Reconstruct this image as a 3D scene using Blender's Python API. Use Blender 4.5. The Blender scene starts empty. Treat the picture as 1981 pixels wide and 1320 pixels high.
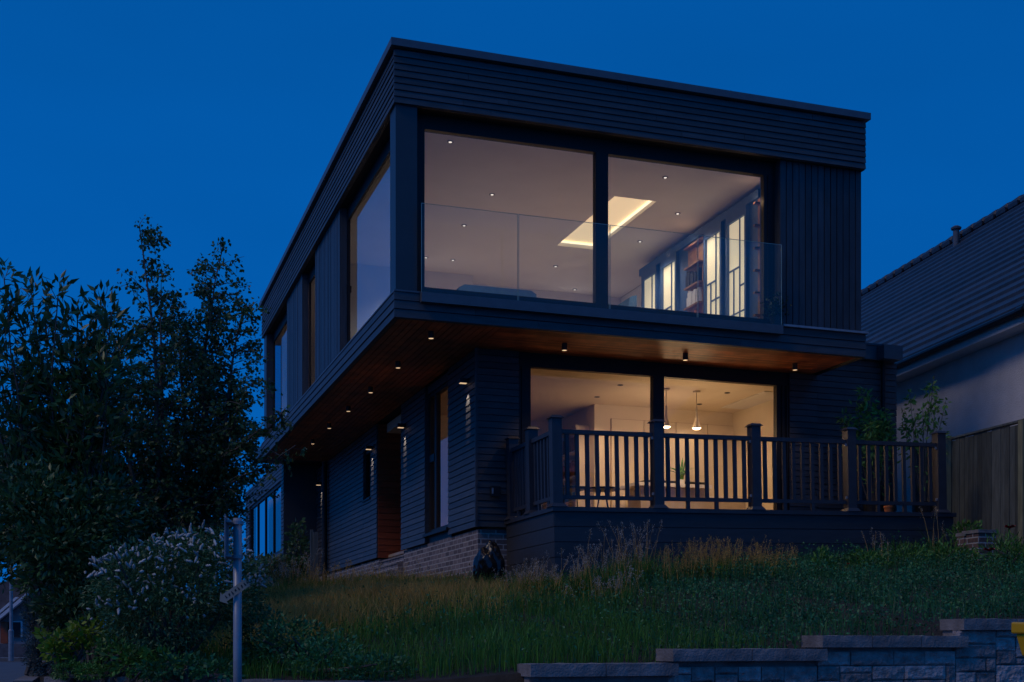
import bpy, math, random
import numpy as np
from mathutils import Vector, Matrix, noise
random.seed(7); rng = np.random.default_rng(11)
R = math.radians
scn = bpy.context.scene
col = scn.collection

# ------------------------------------------------------------------ camera
HEAD = R(18.66); CX, CY, EYE = -3.713, -15.739, 1.6
FPX, PX0, PY0 = 2416.0, 990.5, 1245.0
cd = bpy.data.cameras.new('camera'); cam = bpy.data.objects.new('camera', cd); col.objects.link(cam)
cd.sensor_width = 36; cd.lens = FPX / 1981 * 36; cd.shift_y = (PY0 - 660) / 1981; cd.clip_end = 2000; cd.clip_start = .1
cam.location = (CX, CY, EYE); cam.rotation_euler = (R(90), 0, -HEAD)
scn.camera = cam
# ------------------------------------------------------------------ sky / sun
w = bpy.data.worlds.new('World'); scn.world = w; w.use_nodes = True
nt = w.node_tree; nt.nodes.clear()
wo = nt.nodes.new('ShaderNodeOutputWorld'); bg = nt.nodes.new('ShaderNodeBackground')
tc = nt.nodes.new('ShaderNodeTexCoord'); sp = nt.nodes.new('ShaderNodeSeparateXYZ'); rp = nt.nodes.new('ShaderNodeValToRGB')
nt.links.new(tc.outputs['Generated'], sp.inputs[0]); nt.links.new(sp.outputs['Z'], rp.inputs[0])
e = rp.color_ramp.elements
e[0].position = 0.0; e[0].color = (.002, .124, .50, 1)
e[1].position = .55; e[1].color = (.0005, .086, .35, 1)
m = e.new(.2); m.color = (.0008, .106, .43, 1)
cn = nt.nodes.new('ShaderNodeTexNoise'); cn.inputs['Scale'].default_value = 2.2; cn.inputs['Detail'].default_value = 3
cmap = nt.nodes.new('ShaderNodeMapping'); cmap.inputs['Scale'].default_value = (1, 1, 3.5); nt.links.new(tc.outputs['Generated'], cmap.inputs[0]); nt.links.new(cmap.outputs[0], cn.inputs['Vector'])
cr = nt.nodes.new('ShaderNodeMapRange'); cr.inputs[1].default_value = .3; cr.inputs[2].default_value = .7; cr.inputs[3].default_value = .93; cr.inputs[4].default_value = 1.05; nt.links.new(cn.outputs[0], cr.inputs[0])
vs = nt.nodes.new('ShaderNodeVectorMath'); vs.operation = 'SCALE'; nt.links.new(rp.outputs[0], vs.inputs[0]); nt.links.new(cr.outputs[0], vs.inputs['Scale'])
nt.links.new(vs.outputs[0], bg.inputs[0]); bg.inputs[1].default_value = 1.0
nt.links.new(bg.outputs[0], wo.inputs[0])
sl = bpy.data.lights.new('sun', 'SUN'); so = bpy.data.objects.new('sun', sl); col.objects.link(so)
sl.energy = .52; sl.angle = R(18); sl.color = (1, .80, .62)
sd = Vector((.66, .17, -.72)).normalized()           # stands in for warm street lamp glow travelling from front left, low
so.rotation_euler = sd.to_track_quat('-Z', 'Y').to_euler(); so.location = (-20, -20, 15)
scn.view_settings.view_transform = 'Standard'; scn.view_settings.look = 'None'
scn.view_settings.exposure = 0; scn.view_settings.gamma = 1
scn.cycles.use_denoising = True
scn.cycles.max_bounces = 6; scn.cycles.transparent_max_bounces = 24
scn.cycles.caustics_reflective = False; scn.cycles.caustics_refractive = False
scn.cycles.sample_clamp_indirect = 3

# ------------------------------------------------------------------ survey helpers (site coordinates)
ch, sh = math.cos(HEAD), math.sin(HEAD)
def dep(x, y): return (x-CX)*sh + (y-CY)*ch
def XF(px, Y): k = (px-PX0)/FPX; return CX + (Y-CY)*(k*ch+sh)/(ch-k*sh)
def YL(px, X): k = (px-PX0)/FPX; return CY + (X-CX)*(ch-sh*k)/(ch*k+sh)
def ZZ(py, X, Y): return EYE + (PY0-py)/FPX*dep(X, Y)
def at(px, py, D):
    L = (px-PX0)/FPX*D
    return Vector((CX+L*ch+D*sh, CY-L*sh+D*ch, EYE+(PY0-py)/FPX*D))
def atz(px, py, z):                                   # point at a known height
    return at(px, py, (z-EYE)*FPX/(PY0-py))

# ------------------------------------------------------------------ materials
def N(nt, t, **k):
    n = nt.nodes.new('ShaderNode'+t)
    for a, b in k.items():
        if a in n.inputs.keys() if hasattr(n.inputs, 'keys') else False: n.inputs[a].default_value = b
        else: setattr(n, a, b)
    return n
def mat(name, c, rough=.6, var=.0, isl=0.0, scale=8, bump=0, bscale=40, stretch=(1,1,1), metal=0, c2=None, spec=.5, trans=0, coat=0):
    M = bpy.data.materials.new(name); M.use_nodes = True; t = M.node_tree; b = t.nodes['Principled BSDF']; L = t.links.new
    b.inputs['Roughness'].default_value = rough; b.inputs['Metallic'].default_value = metal
    b.inputs['Specular IOR Level'].default_value = spec
    if coat: b.inputs['Coat Weight'].default_value = coat
    tc = t.nodes.new('ShaderNodeTexCoord'); mp = t.nodes.new('ShaderNodeMapping'); mp.inputs['Scale'].default_value = stretch
    L(tc.outputs['Object'], mp.inputs[0])
    nz = t.nodes.new('ShaderNodeTexNoise'); nz.inputs['Scale'].default_value = scale; nz.inputs['Detail'].default_value = 5
    L(mp.outputs[0], nz.inputs['Vector'])
    mr = t.nodes.new('ShaderNodeMapRange'); mr.inputs[1].default_value = .3; mr.inputs[2].default_value = .7
    L(nz.outputs[0], mr.inputs[0])
    mx = t.nodes.new('ShaderNodeMix'); mx.data_type = 'RGBA'
    c = tuple(c); d = tuple(c2) if c2 else tuple(v*(1-var) for v in c); u = c if c2 else tuple(v*(1+var) for v in c)
    mx.inputs[6].default_value = (*d, 1); mx.inputs[7].default_value = (*u, 1)
    L(mr.outputs[0], mx.inputs[0]); out = mx.outputs[2]
    if isl:
        g = t.nodes.new('ShaderNodeNewGeometry'); m2 = t.nodes.new('ShaderNodeMapRange')
        m2.inputs[3].default_value = 1-isl; m2.inputs[4].default_value = 1+isl
        L(g.outputs['Random Per Island'], m2.inputs[0])
        vm = t.nodes.new('ShaderNodeVectorMath'); vm.operation = 'SCALE'; L(out, vm.inputs[0]); L(m2.outputs[0], vm.inputs['Scale']); out = vm.outputs[0]
    L(out, b.inputs['Base Color'])
    if bump:
        n2 = t.nodes.new('ShaderNodeTexNoise'); n2.inputs['Scale'].default_value = bscale; n2.inputs['Detail'].default_value = 6
        L(mp.outputs[0], n2.inputs['Vector']); bp = t.nodes.new('ShaderNodeBump'); bp.inputs['Strength'].default_value = bump; bp.inputs['Distance'].default_value = .02
        L(n2.outputs[0], bp.inputs['Height']); L(bp.outputs[0], b.inputs['Normal'])
    if trans:
        tl = t.nodes.new('ShaderNodeBsdfTranslucent'); L(out, tl.inputs[0]); ms = t.nodes.new('ShaderNodeMixShader'); ms.inputs[0].default_value = trans
        L(b.outputs[0], ms.inputs[1]); L(tl.outputs[0], ms.inputs[2]); L(ms.outputs[0], t.nodes['Material Output'].inputs[0])
    return M
def emis(name, c, s):
    M = bpy.data.materials.new(name); M.use_nodes = True; b = M.node_tree.nodes['Principled BSDF']
    b.inputs['Base Color'].default_value = (*c, 1); b.inputs['Emission Color'].default_value = (*c, 1); b.inputs['Emission Strength'].default_value = s
    return M
def glass(name, tint=(1,1,1), ior=1.5, rough=0.0):
    M = bpy.data.materials.new(name); M.use_nodes = True; t = M.node_tree; t.nodes.clear(); L = t.links.new
    o = t.nodes.new('ShaderNodeOutputMaterial'); ms = t.nodes.new('ShaderNodeMixShader'); fr = t.nodes.new('ShaderNodeFresnel'); fr.inputs[0].default_value = ior
    tr = t.nodes.new('ShaderNodeBsdfTransparent'); tr.inputs[0].default_value = (*tint, 1); gl = t.nodes.new('ShaderNodeBsdfGlossy'); gl.inputs['Roughness'].default_value = rough
    # one flat sheet seen from either side: make the Fresnel the same both ways
    ge = t.nodes.new('ShaderNodeNewGeometry'); mi = t.nodes.new('ShaderNodeMath'); mi.operation = 'MULTIPLY'
    L(fr.outputs[0], ms.inputs[0]); L(tr.outputs[0], ms.inputs[1]); L(gl.outputs[0], ms.inputs[2]); L(ms.outputs[0], o.inputs[0])
    t.nodes.remove(ge); t.nodes.remove(mi)
    return M
def brickmat(name, c1, c2, mo, bw=.225, bh=.075, ms=.010, bump=.6):
    M = bpy.data.materials.new(name); M.use_nodes = True; t = M.node_tree; b = t.nodes['Principled BSDF']; L = t.links.new
    tc = t.nodes.new('ShaderNodeTexCoord'); s = t.nodes.new('ShaderNodeSeparateXYZ'); L(tc.outputs['Object'], s.inputs[0])
    ad = t.nodes.new('ShaderNodeMath'); L(s.outputs[0], ad.inputs[0]); L(s.outputs[1], ad.inputs[1])
    cb = t.nodes.new('ShaderNodeCombineXYZ'); L(ad.outputs[0], cb.inputs[0]); L(s.outputs[2], cb.inputs[1])
    br = t.nodes.new('ShaderNodeTexBrick'); br.inputs['Scale'].default_value = 1; br.inputs['Brick Width'].default_value = bw; br.inputs['Row Height'].default_value = bh
    br.inputs['Mortar Size'].default_value = ms; br.inputs['Mortar Smooth'].default_value = .3; br.inputs['Bias'].default_value = -.1
    br.inputs['Color1'].default_value = (*c1, 1); br.inputs['Color2'].default_value = (*c2, 1); br.inputs['Mortar'].default_value = (*mo, 1)
    L(cb.outputs[0], br.inputs['Vector'])
    nz = t.nodes.new('ShaderNodeTexNoise'); nz.inputs['Scale'].default_value = 30; nz.inputs['Detail'].default_value = 6; L(tc.outputs['Object'], nz.inputs['Vector'])
    mr = t.nodes.new('ShaderNodeMapRange'); mr.inputs[3].default_value = .55; mr.inputs[4].default_value = 1.45; L(nz.outputs[0], mr.inputs[0])
    vm = t.nodes.new('ShaderNodeVectorMath'); vm.operation = 'SCALE'; L(br.outputs[0], vm.inputs[0]); L(mr.outputs[0], vm.inputs['Scale']); L(vm.outputs[0], b.inputs['Base Color'])
    m1 = t.nodes.new('ShaderNodeMath'); m1.operation = 'MULTIPLY'; m1.inputs[1].default_value = .4; L(nz.outputs[0], m1.inputs[0])
    m2 = t.nodes.new('ShaderNodeMath'); m2.operation = 'SUBTRACT'; L(m1.outputs[0], m2.inputs[0]); L(br.outputs['Fac'], m2.inputs[1])
    bp = t.nodes.new('ShaderNodeBump'); bp.inputs['Strength'].default_value = bump; bp.inputs['Distance'].default_value = .012; L(m2.outputs[0], bp.inputs['Height']); L(bp.outputs[0], b.inputs['Normal'])
    b.inputs['Roughness'].default_value = .85
    return M
M = dict(
 clad=mat('charcoal_timber', (.056,.058,.064), .50, .25, .22, 3, .25, 30, (1,1,7)),
 cladv=mat('charcoal_timber_vertical', (.050,.054,.064), .5, .25, .25, 3, .2, 30, (7,7,1)),
 dark=mat('dark_backing', (.02,.02,.022), .8),
 cap=mat('dark_metal_capping', (.10,.105,.12), .42, .1, spec=.6),
 frame=mat('anthracite_frame', (.020,.020,.022), .5, .05, spec=.25),
 post=mat('anthracite_panel', (.045,.048,.056), .42, .08, scale=2),
 soffit=mat('brown_timber', (.42,.13,.04), .5, .35, .3, 4, .2, 30, (1,1,1)),
 porch=mat('red_brown_timber', (.30,.06,.018), .5, .2, .2, 4, .2, 30, (1,1,6)),
 plaster=mat('white_plaster', (.74,.72,.70), .8, .03, scale=2),
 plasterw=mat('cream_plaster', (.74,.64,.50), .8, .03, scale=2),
 floor=mat('oak_floor', (.42,.30,.19), .5, .15, scale=3),
 brick=brickmat('grey_brick', (.13,.10,.10), (.32,.25,.23), (.46,.42,.39)),
 rbrick=brickmat('brown_brick', (.12,.07,.06), (.2,.12,.10), (.4,.38,.36)),
 deck=mat('painted_decking', (.042,.042,.048), .5, .15, .12, 3, .2, 40, (1,6,6)),
 rail=mat('painted_rail', (.042,.042,.052), .5, .15, .1),
 soil=mat('soil', (.035,.027,.02), .95, .4, scale=6, bump=.6),
 road=mat('asphalt', (.10,.10,.105), .8, .2, scale=3, bump=.4, bscale=90),
 stone=mat('grey_stone_block', (.40,.33,.31), .9, .35, .45, 12, 1.0, 45),
 coping=mat('grey_coping_stone', (.24,.21,.20), .85, .35, .15, 6, .5, 60),
 timber=mat('weathered_timber', (.10,.11,.10), .8, .3, .35, 3, .5, 18, (8,8,1)),
 timberp=mat('pale_timber_post', (.24,.23,.14), .8, .3, .2, 3, .4, 18, (8,8,1)),
 render=mat('roughcast_render', (.84,.80,.80), .95, .08, scale=3, bump=1.0, bscale=55),
 tile=mat('roof_tile', (.036,.040,.052), .5, .3, .25, 5, .4, 30),
 blind=mat('white_blind', (.8,.8,.84), .8, .03, trans=.5),
 ring=mat('grey_trim', (.16,.16,.18), .4),
 white=mat('white_paint', (.7,.7,.72), .4, .05),
 galv=mat('galvanised_metal', (.34,.35,.38), .45, .2, scale=9, metal=.3),
 yellow=mat('yellow_plastic', (.80,.42,.012), .4, .08, scale=3),
 bag=mat('black_plastic_bag', (.012,.012,.014), .22, .1, bump=.5, bscale=14),
 sofa=mat('blue_grey_fabric', (.12,.24,.36), .9, .1),
 blue=mat('blue_painted_cabinet', (.06,.12,.25), .5, .08),
 black=mat('black_metal', (.015,.015,.017), .4),
 terracotta=mat('terracotta', (.50,.16,.06), .7, .15),
 glass=glass('window_glass', (.95,.96,.97), 2.05),
 glassg=glass('ground_glass', (.95,.96,.97), 1.6),
 glasss=glass('side_window_glass', (.70,.84,1.0), 11.0),
 glassr=glass('mirror_glass', (.8,.84,.9), 2.2),
 bal=glass('balustrade_glass', (.88,.95,.96), 1.75),
 edge=mat('glass_edge', (.25,.42,.42), .2, .05),
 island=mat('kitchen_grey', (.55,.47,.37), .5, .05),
 wood=mat('oak_shelf', (.28,.14,.07), .5, .2),
 tray=emis('cove_light_panel', (1,.76,.44), .62),
 strip=emis('led_strip', (1,.84,.58), 1.25),
 cab=emis('backlit_cabinet_glass', (.95,.80,.52), .55),
 lamp=emis('lamp_lens', (1,.66,.38), .75),
 lampw=emis('white_lamp_lens', (1,.88,.75), 1.1),
 leafb=mat('birch_leaf', (.065,.135,.045), .5, .3, .45, 2, trans=.3),
 leafl=mat('laurel_leaf', (.05,.125,.04), .38, .3, .4, 2, trans=.2),
 leafd=mat('dark_conifer_leaf', (.02,.05,.015), .6, .3, .4, 3),
 leafh=mat('hebe_leaf', (.08,.17,.06), .45, .3, .4, 3, trans=.2),
 leafy=mat('lime_leaf', (.24,.34,.03), .5, .3, .4, 3, trans=.3),
 leafg=mat('border_leaf', (.10,.24,.04), .5, .3, .5, 3, trans=.25),
 leafs=mat('sapling_leaf', (.17,.34,.07), .5, .3, .4, 3, trans=.3),
 leafc=mat('ground_cover_leaf', (.035,.165,.052), .5, .35, .55, 1.5, trans=.2),
 leafj=mat('blue_conifer_leaf', (.07,.13,.13), .6, .3, .3, 3),
 grass=mat('green_grass', (.08,.22,.025), .6, .35, .5, 1.2, trans=.3),
 dry=mat('dry_grass', (.62,.36,.09), .7, .3, .45, 1.5, trans=.3),
 seed=mat('pale_seed_head', (.52,.44,.36), .8, .2, .35, 3, trans=.2),
 bark=mat('grey_bark', (.10,.085,.075), .9, .4, bump=.5, bscale=25),
 flower=mat('white_flower', (.50,.50,.48), .7, .2, .3, 40),
 red=mat('red_petal', (.62,.02,.02), .6, .2),
)

# ------------------------------------------------------------------ mesh helpers
ORG = {}
class MB:
    def __init__(s): s.v = []; s.f = []
    def hexa(s, p):
        n = len(s.v); s.v += [tuple(q) for q in p]
        s.f += [tuple(n+i for i in q) for q in ((0,3,2,1),(4,5,6,7),(0,1,5,4),(1,2,6,5),(2,3,7,6),(3,0,4,7))]
    def box(s, x0, x1, y0, y1, z0, z1):
        if x0 > x1: x0, x1 = x1, x0
        if y0 > y1: y0, y1 = y1, y0
        if z0 > z1: z0, z1 = z1, z0
        s.hexa([(x0,y0,z0),(x1,y0,z0),(x1,y1,z0),(x0,y1,z0),(x0,y0,z1),(x1,y0,z1),(x1,y1,z1),(x0,y1,z1)]); return s
    def poly(s, pts): n = len(s.v); s.v += [tuple(p) for p in pts]; s.f.append(tuple(range(n, n+len(pts)))); return s
    def prism(s, pts, d):
        n = len(s.v); k = len(pts); d = Vector(d)
        s.v += [tuple(p) for p in pts] + [tuple(Vector(p)+d) for p in pts]
        s.f.append(tuple(reversed(range(n, n+k)))); s.f.append(tuple(range(n+k, n+2*k)))
        for i in range(k): j = (i+1) % k; s.f.append((n+i, n+j, n+k+j, n+k+i))
        return s
    def tube(s, pts, rad, n=8, cap=True):
        pts = [Vector(p) for p in pts]
        if not hasattr(rad, '__len__'): rad = [rad]*len(pts)
        base = len(s.v); up0 = None
        for i, p in enumerate(pts):
            d = (pts[min(i+1, len(pts)-1)] - pts[max(i-1, 0)]); d = d.normalized() if d.length > 0 else Vector((0,0,1))
            if up0 is None: up0 = d.orthogonal().normalized()
            a = (up0 - d*up0.dot(d)).normalized(); up0 = a; b = d.cross(a)
            for k in range(n):
                t = 2*math.pi*k/n; s.v.append(tuple(p + (a*math.cos(t)+b*math.sin(t))*rad[i]))
        for i in range(len(pts)-1):
            for k in range(n):
                j = (k+1) % n; o = base+i*n; s.f.append((o+k, o+j, o+n+j, o+n+k))
        if cap:
            s.f.append(tuple(reversed(range(base, base+n)))); o = base+(len(pts)-1)*n; s.f.append(tuple(range(o, o+n)))
        return s
    def lap(s, ax, pl, u0, u1, z0, z1, pitch=.088, out=.020, gap=.008):
        """lapped horizontal boards standing proud of plane pl, facing -Y (ax x) or -X (ax y)"""
        n = max(1, round((z1-z0)/pitch)); h = (z1-z0)/n
        for i in range(n):
            a, b = z0+i*h+gap, z0+(i+1)*h; o = out+random.uniform(-.0015,.0015)
            pr = [(o, a), (o*.62, b)]
            cuts = [u0]; q = u0+random.uniform(.8, 4.2)
            while q < u1-.5: cuts.append(q); q += random.uniform(2.4, 4.2)
            cuts.append(u1)
            for c0, c1 in zip(cuts[:-1], cuts[1:]):
                if c1 < u1: c1 -= .004
                o2 = o+random.uniform(-.002, .002)
                if ax == 'x': s.hexa([(c0,pl-o2,a),(c1,pl-o2,a),(c1,pl+.004,a),(c0,pl+.004,a),(c0,pl-o2*.6,b),(c1,pl-o2*.6,b),(c1,pl+.004,b),(c0,pl+.004,b)])
                else: s.hexa([(pl-o2,c1,a),(pl-o2,c0,a),(pl+.004,c0,a),(pl+.004,c1,a),(pl-o2*.6,c1,b),(pl-o2*.6,c0,b),(pl+.004,c0,b),(pl+.004,c1,b)])
        return s
    def vert(s, ax, pl, u0, u1, z0, z1, pitch=.1, out=.022, gap=.014):
        n = max(1, round(abs(u1-u0)/pitch)); h = (u1-u0)/n
        for i in range(n):
            a, b = u0+i*h+gap/2, u0+(i+1)*h-gap/2; o = out+random.uniform(-.003,.003)
            if ax == 'x': s.box(a, b, pl-o, pl+.004, z0, z1)
            else: s.box(pl-o, pl+.004, a, b, z0, z1)
        return s
    def build(s, name, m, parent=None, org=None, smooth=False):
        if parent is not None: org = ORG[parent.name]
        org = Vector(org) if org is not None else Vector((0,0,0))
        me = bpy.data.meshes.new(name); me.from_pydata([(a-org.x, b-org.y, c-org.z) for a, b, c in s.v], [], s.f); me.update()
        me.materials.append(m)
        if smooth: me.polygons.foreach_set('use_smooth', [True]*len(me.polygons))
        o = bpy.data.objects.new(name, me); col.objects.link(o)
        if parent is not None: o.parent = parent
        else: o.location = org
        ORG[o.name] = org
        return o
def np_obj(name, V, F3, m, parent=None, org=None, smooth=False):
    """fast mesh from arrays, F3 (n,k) faces"""
    if parent is not None: org = ORG[parent.name]
    org = Vector(org) if org is not None else Vector((0,0,0))
    me = bpy.data.meshes.new(name); V = np.asarray(V, dtype=np.float32) - np.array(org, dtype=np.float32); F3 = np.asarray(F3, dtype=np.int32)
    k = F3.shape[1]
    me.vertices.add(len(V)); me.vertices.foreach_set('co', V.ravel())
    me.loops.add(F3.size); me.loops.foreach_set('vertex_index', F3.ravel())
    me.polygons.add(len(F3)); me.polygons.foreach_set('loop_start', np.arange(0, F3.size, k, dtype=np.int32)); me.polygons.foreach_set('loop_total', np.full(len(F3), k, dtype=np.int32))
    me.update(calc_edges=True); me.materials.append(m)
    o = bpy.data.objects.new(name, me); col.objects.link(o)
    if parent is not None: o.parent = parent
    else: o.location = org
    ORG[o.name] = org
    return o
def tag(o, label=None, cat=None, group=None, kind=None):
    if label: o['label'] = label
    if cat: o['category'] = cat
    if group: o['group'] = group
    if kind: o['kind'] = kind
    return o
def thing(name, loc, label, cat, group=None, rot=None):
    o = bpy.data.objects.new(name, None); o.empty_display_size = .2; col.objects.link(o); o.location = loc; ORG[o.name] = Vector(loc)
    if rot: o.rotation_euler = rot; ORG[o.name] = Vector((0,0,0))
    return tag(o, label, cat, group)
def copy_tree(o, parent=None):
    c = o.copy(); col.objects.link(c)
    if parent: c.parent = parent
    for k in list(o.children): copy_tree(k, c)
    return c

# leaf clouds --------------------------------------------------------------
def rand_dirs(n, up=0.0):
    d = rng.normal(size=(n, 3)); d[:, 2] += up; return d/np.linalg.norm(d, axis=1)[:, None]
def leaves(P, L, wr=.5, A=None, up=0.0, fold=.25):
    """folded leaves at points P: returns verts, tris"""
    P = np.asarray(P); n = len(P); L = np.broadcast_to(L, (n,)) * rng.uniform(.7, 1.25, n)
    A = rand_dirs(n, up) if A is None else A/np.linalg.norm(A, axis=1)[:, None]
    B = np.cross(A, rand_dirs(n, 0.6)); B /= (np.linalg.norm(B, axis=1)[:, None]+1e-6); C = np.cross(A, B)
    l = L[:, None]; W = l*wr*.5
    v = np.stack([P, P+A*l*.45+B*W+C*W*fold, P+A*l, P+A*l*.45-B*W+C*W*fold], 1).reshape(-1, 3)
    i = np.arange(n)[:, None]*4; f = np.concatenate([i+np.array([[0, 1, 2]]), i+np.array([[0, 2, 3]])], 0)
    return v, f
def merge(parts):
    V = []; F = []; o = 0
    for v, f in parts: V.append(v); F.append(f+o); o += len(v)
    return np.concatenate(V), np.concatenate(F)
def blades(P, H, wd, lean=.35, bendv=.3):
    P = np.asarray(P); n = len(P); H = np.broadcast_to(H, (n,))*rng.uniform(.55, 1.3, n); a = rng.uniform(0, 2*np.pi, n); t = rng.uniform(0, 2*np.pi, n)
    d = np.stack([np.cos(a), np.sin(a), 0*a], 1); s = np.stack([np.cos(t), np.sin(t), 0*t], 1)*(wd*rng.uniform(.6, 1.4, n))[:, None]
    k = (H*rng.uniform(.1, 1, n)*lean)[:, None]; h = H[:, None]; z = np.array([[0, 0, 1.]])
    m_ = P+z*h*.55+d*k*.35; tp = P+z*h*(1-.15*rng.random((n, 1)))+d*k*(1+bendv)
    v = np.stack([P-s, P+s, m_+s*.7, m_-s*.7, tp], 1).reshape(-1, 3); i = np.arange(n)[:, None]*5
    f = np.concatenate([i+np.array([[0, 1, 2]]), i+np.array([[0, 2, 3]]), i+np.array([[3, 2, 4]])], 0)
    return v, f

# ------------------------------------------------------------------ ground
def sstep(a, b, x): t = np.clip((np.asarray(x, float)-a)/(b-a), 0, 1); return t*t*(3-2*t)
def road_z(x, y): return 1.05*sstep(-17, 1, y) + 0*np.asarray(x)
WY = -7.23                                             # street face of the retaining wall
XS = [XF(p, WY) for p in (1026, 1300, 1588, 1860)]
ZS = [ZZ(p, XF(q, WY), WY) for p, q in ((1285, 1002), (1256, 1275), (1230, 1560), (1197, 1830))]
def terr(x, y):
    x = np.asarray(x, float); y = np.asarray(y, float)
    zf = np.interp(x, [-4.4, -1.5, XS[0], XS[1]-.02, XS[1]+.12, XS[2]-.02, XS[2]+.12, XS[3]-.02, XS[3]+.12, 8], [1.26, 1.30, ZS[0]-.07, ZS[0]-.05, ZS[1]-.07, ZS[1]-.05, ZS[2]-.07, ZS[2]-.05, ZS[3]-.06, 1.9])
    zb = np.interp(x, [-4.4, -2.2, 0, 1.5, 3, 8, 12], [1.4, 2.15, 2.40, 2.43, 2.50, 2.90, 3.0])
    yl = np.where(x < XS[0], -7.1+(XS[0]-x)*.653, -7.1); ye = 1.3-2.0*sstep(1.2, 2.8, x); u = np.clip((y-yl)/(ye-yl), 0, 1); t = .8*u+.2*u*u*(3-2*u)
    return zf+(zb-zf)*t + .02*np.sin(x*3.1+y*1.7)*np.clip((y+7)/2, 0, 1) 
def ylow(x): return np.where(np.asarray(x) < XS[0], -7.1+(XS[0]-np.asarray(x))*.653, -7.1)
def grid(name, x0, x1, nx, y0, y1, ny, fn, m):
    X, Y = np.meshgrid(np.linspace(x0, x1, nx), np.linspace(y0, y1, ny)); Z = fn(X, Y)
    V = np.stack([X, Y, Z], -1).reshape(-1, 3); i = (np.arange(ny-1)[:, None]*nx+np.arange(nx-1)[None]).ravel()
    return np_obj(name, V, np.stack([i, i+1, i+nx+1, i+nx], 1), m)
tag(grid('road', -300, 300, 61, -60, 500, 281, road_z, M['road']), kind='structure')
X_g, T_g = np.meshgrid(np.linspace(-4.15, 14, 120), np.linspace(0, 1, 130)**1.6); Y_g = ylow(X_g)+T_g*(30-ylow(X_g)); Z_g = terr(X_g, Y_g); Z_g[0] -= .7
ii = (np.arange(129)[:, None]*120+np.arange(119)[None]).ravel()
g = np_obj('ground', np.stack([X_g, Y_g, Z_g], -1).reshape(-1, 3), np.stack([ii, ii+1, ii+121, ii+120], 1), M['soil']); tag(g, kind='structure')

# ------------------------------------------------------------------ HOUSE
H = thing('timber_house', (0, 0, 2.5), 'modern flat roofed house clad in charcoal timber with a cantilevered upper storey', 'house')
zc1, zc0 = ZZ(76, 0, 0), ZZ(90.5, 0, 0); zf0 = ZZ(198.5, 0, 0); zb1, zb0 = ZZ(561, 0, 0), ZZ(614, 0, 0)
W_, LN = XF(1675.5, 0), 13.2
mb = MB(); mb.box(-.05, W_+.05, -.05, LN+.05, zc0, zc1); mb.build('roof_capping', M['cap'], H)
mb = MB(); mb.box(.06, W_-.06, .06, LN-.06, zf0+.12, zc0-.005); mb.build('roof_core', M['dark'], H)
mb = MB(); mb.lap('x', 0.03, 0, W_, zf0, zc0-.03, .088, .03); mb.lap('y', 0.03, .03, LN, zf0, zc0-.03, .088, .03)
mb.box(.03, W_-.03, .034, .075, zf0+.004, zc0-.01); mb.box(.034, .075, .08, LN-.03, zf0+.004, zc0-.01); mb.box(W_-.03, W_, .034, LN, zf0, zc0-.03)
mb.build('fascia', M['clad'], H)
mb = MB(); mb.box(.08, W_-.08, .08, LN-.08, zf0+.02, zf0+.11); mb.build('eaves_soffit', M['dark'], H)
mb = MB(); mb.lap('x', 0.03, 0, W_, zb0, zb1-.012, .1, .03); mb.lap('y', 0.03, .03, LN, zb0, zb1-.012, .1, .03)
mb.box(.03, W_-.03, .034, .075, zb0+.004, zb1-.02); mb.box(.034, .075, .08, LN-.03, zb0+.004, zb1-.02); mb.box(W_-.03, W_, .034, LN, zb0, zb1-.012)
mb.build('lower_band', M['clad'], H)
mb = MB(); mb.box(.0, W_, .0, .35, zb1-.01, zb1+.012); mb.box(.0, .35, .352, LN, zb1-.01, zb1+.012); mb.build('sill_flashing', M['cap'], H)
# soffit of the cantilever: timber boards
mb = MB()
x = .09
while x < 1.44: mb.box(x, x+.082, .09, LN-.1, zb0+.012, zb0+.034); x += .094
y = .09
while y < 2.3: mb.box(1.50, W_-.1, y, y+.052, zb0+.012, zb0+.036); y += .066
so_ = mb.build('soffit_boards', M['soffit'], H)
mb = MB(); mb.box(.08, W_-.08, .08, LN-.05, zb0+.045, zb1-.03); mb.build('upper_floor_slab', M['dark'], H)

# --- upper front: glazing set back
Yg = .30
zt = ZZ(252, XF(820, Yg), Yg); zg0 = ZZ(557, XF(820, Yg), Yg)
xa, xb, xc, xd = XF(820, Yg), XF(1150, Yg), XF(1174, Yg), XF(1475, Yg)
mb = MB(); xe = XF(807, .05)
mb.box(.03, xe, .05, .36, zb1+.012, zf0+.02); mb.build('corner_panel', M['post'], H)
# sliding door: frame + panes
def frame_x(mb, x0, x1, z0, z1, y0, y1, t=.055, tb=.09):
    mb.box(x0-t, x0, y0, y1, z0-tb, z1+t); mb.box(x1, x1+t, y0, y1, z0-tb, z1+t); mb.box(x0, x1, y0, y1, z1, z1+t); mb.box(x0, x1, y0, y1, z0-tb, z0)
mb = MB()
mb.box(xe+.002, xa, Yg-.04, Yg+.06, zb1+.012, zf0+.02); mb.box(xb, xc, Yg-.05, Yg+.06, zb1+.012, zt); mb.box(xa, xd, Yg-.04, Yg+.06, zt, zf0+.02)
mb.box(xa, xb, Yg-.04, Yg+.06, zb1+.012, zg0); mb.box(xc, xd, Yg-.04, Yg+.06, zb1+.012, zg0)
xv0 = XF(1507, .14)
mb.box(xd, xv0, Yg-.04, Yg+.06, zb1+.012, zf0+.02); mb.box(xd+.06, xd+.075, Yg-.06, Yg-.04, zg0, zt)
wf = mb.build('sliding_door_frame', M['frame'], H)
def pane(p, parent, m='glass', name='pane'):
    b = MB(); b.poly(p); return b.build(name, M[m], parent)
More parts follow.
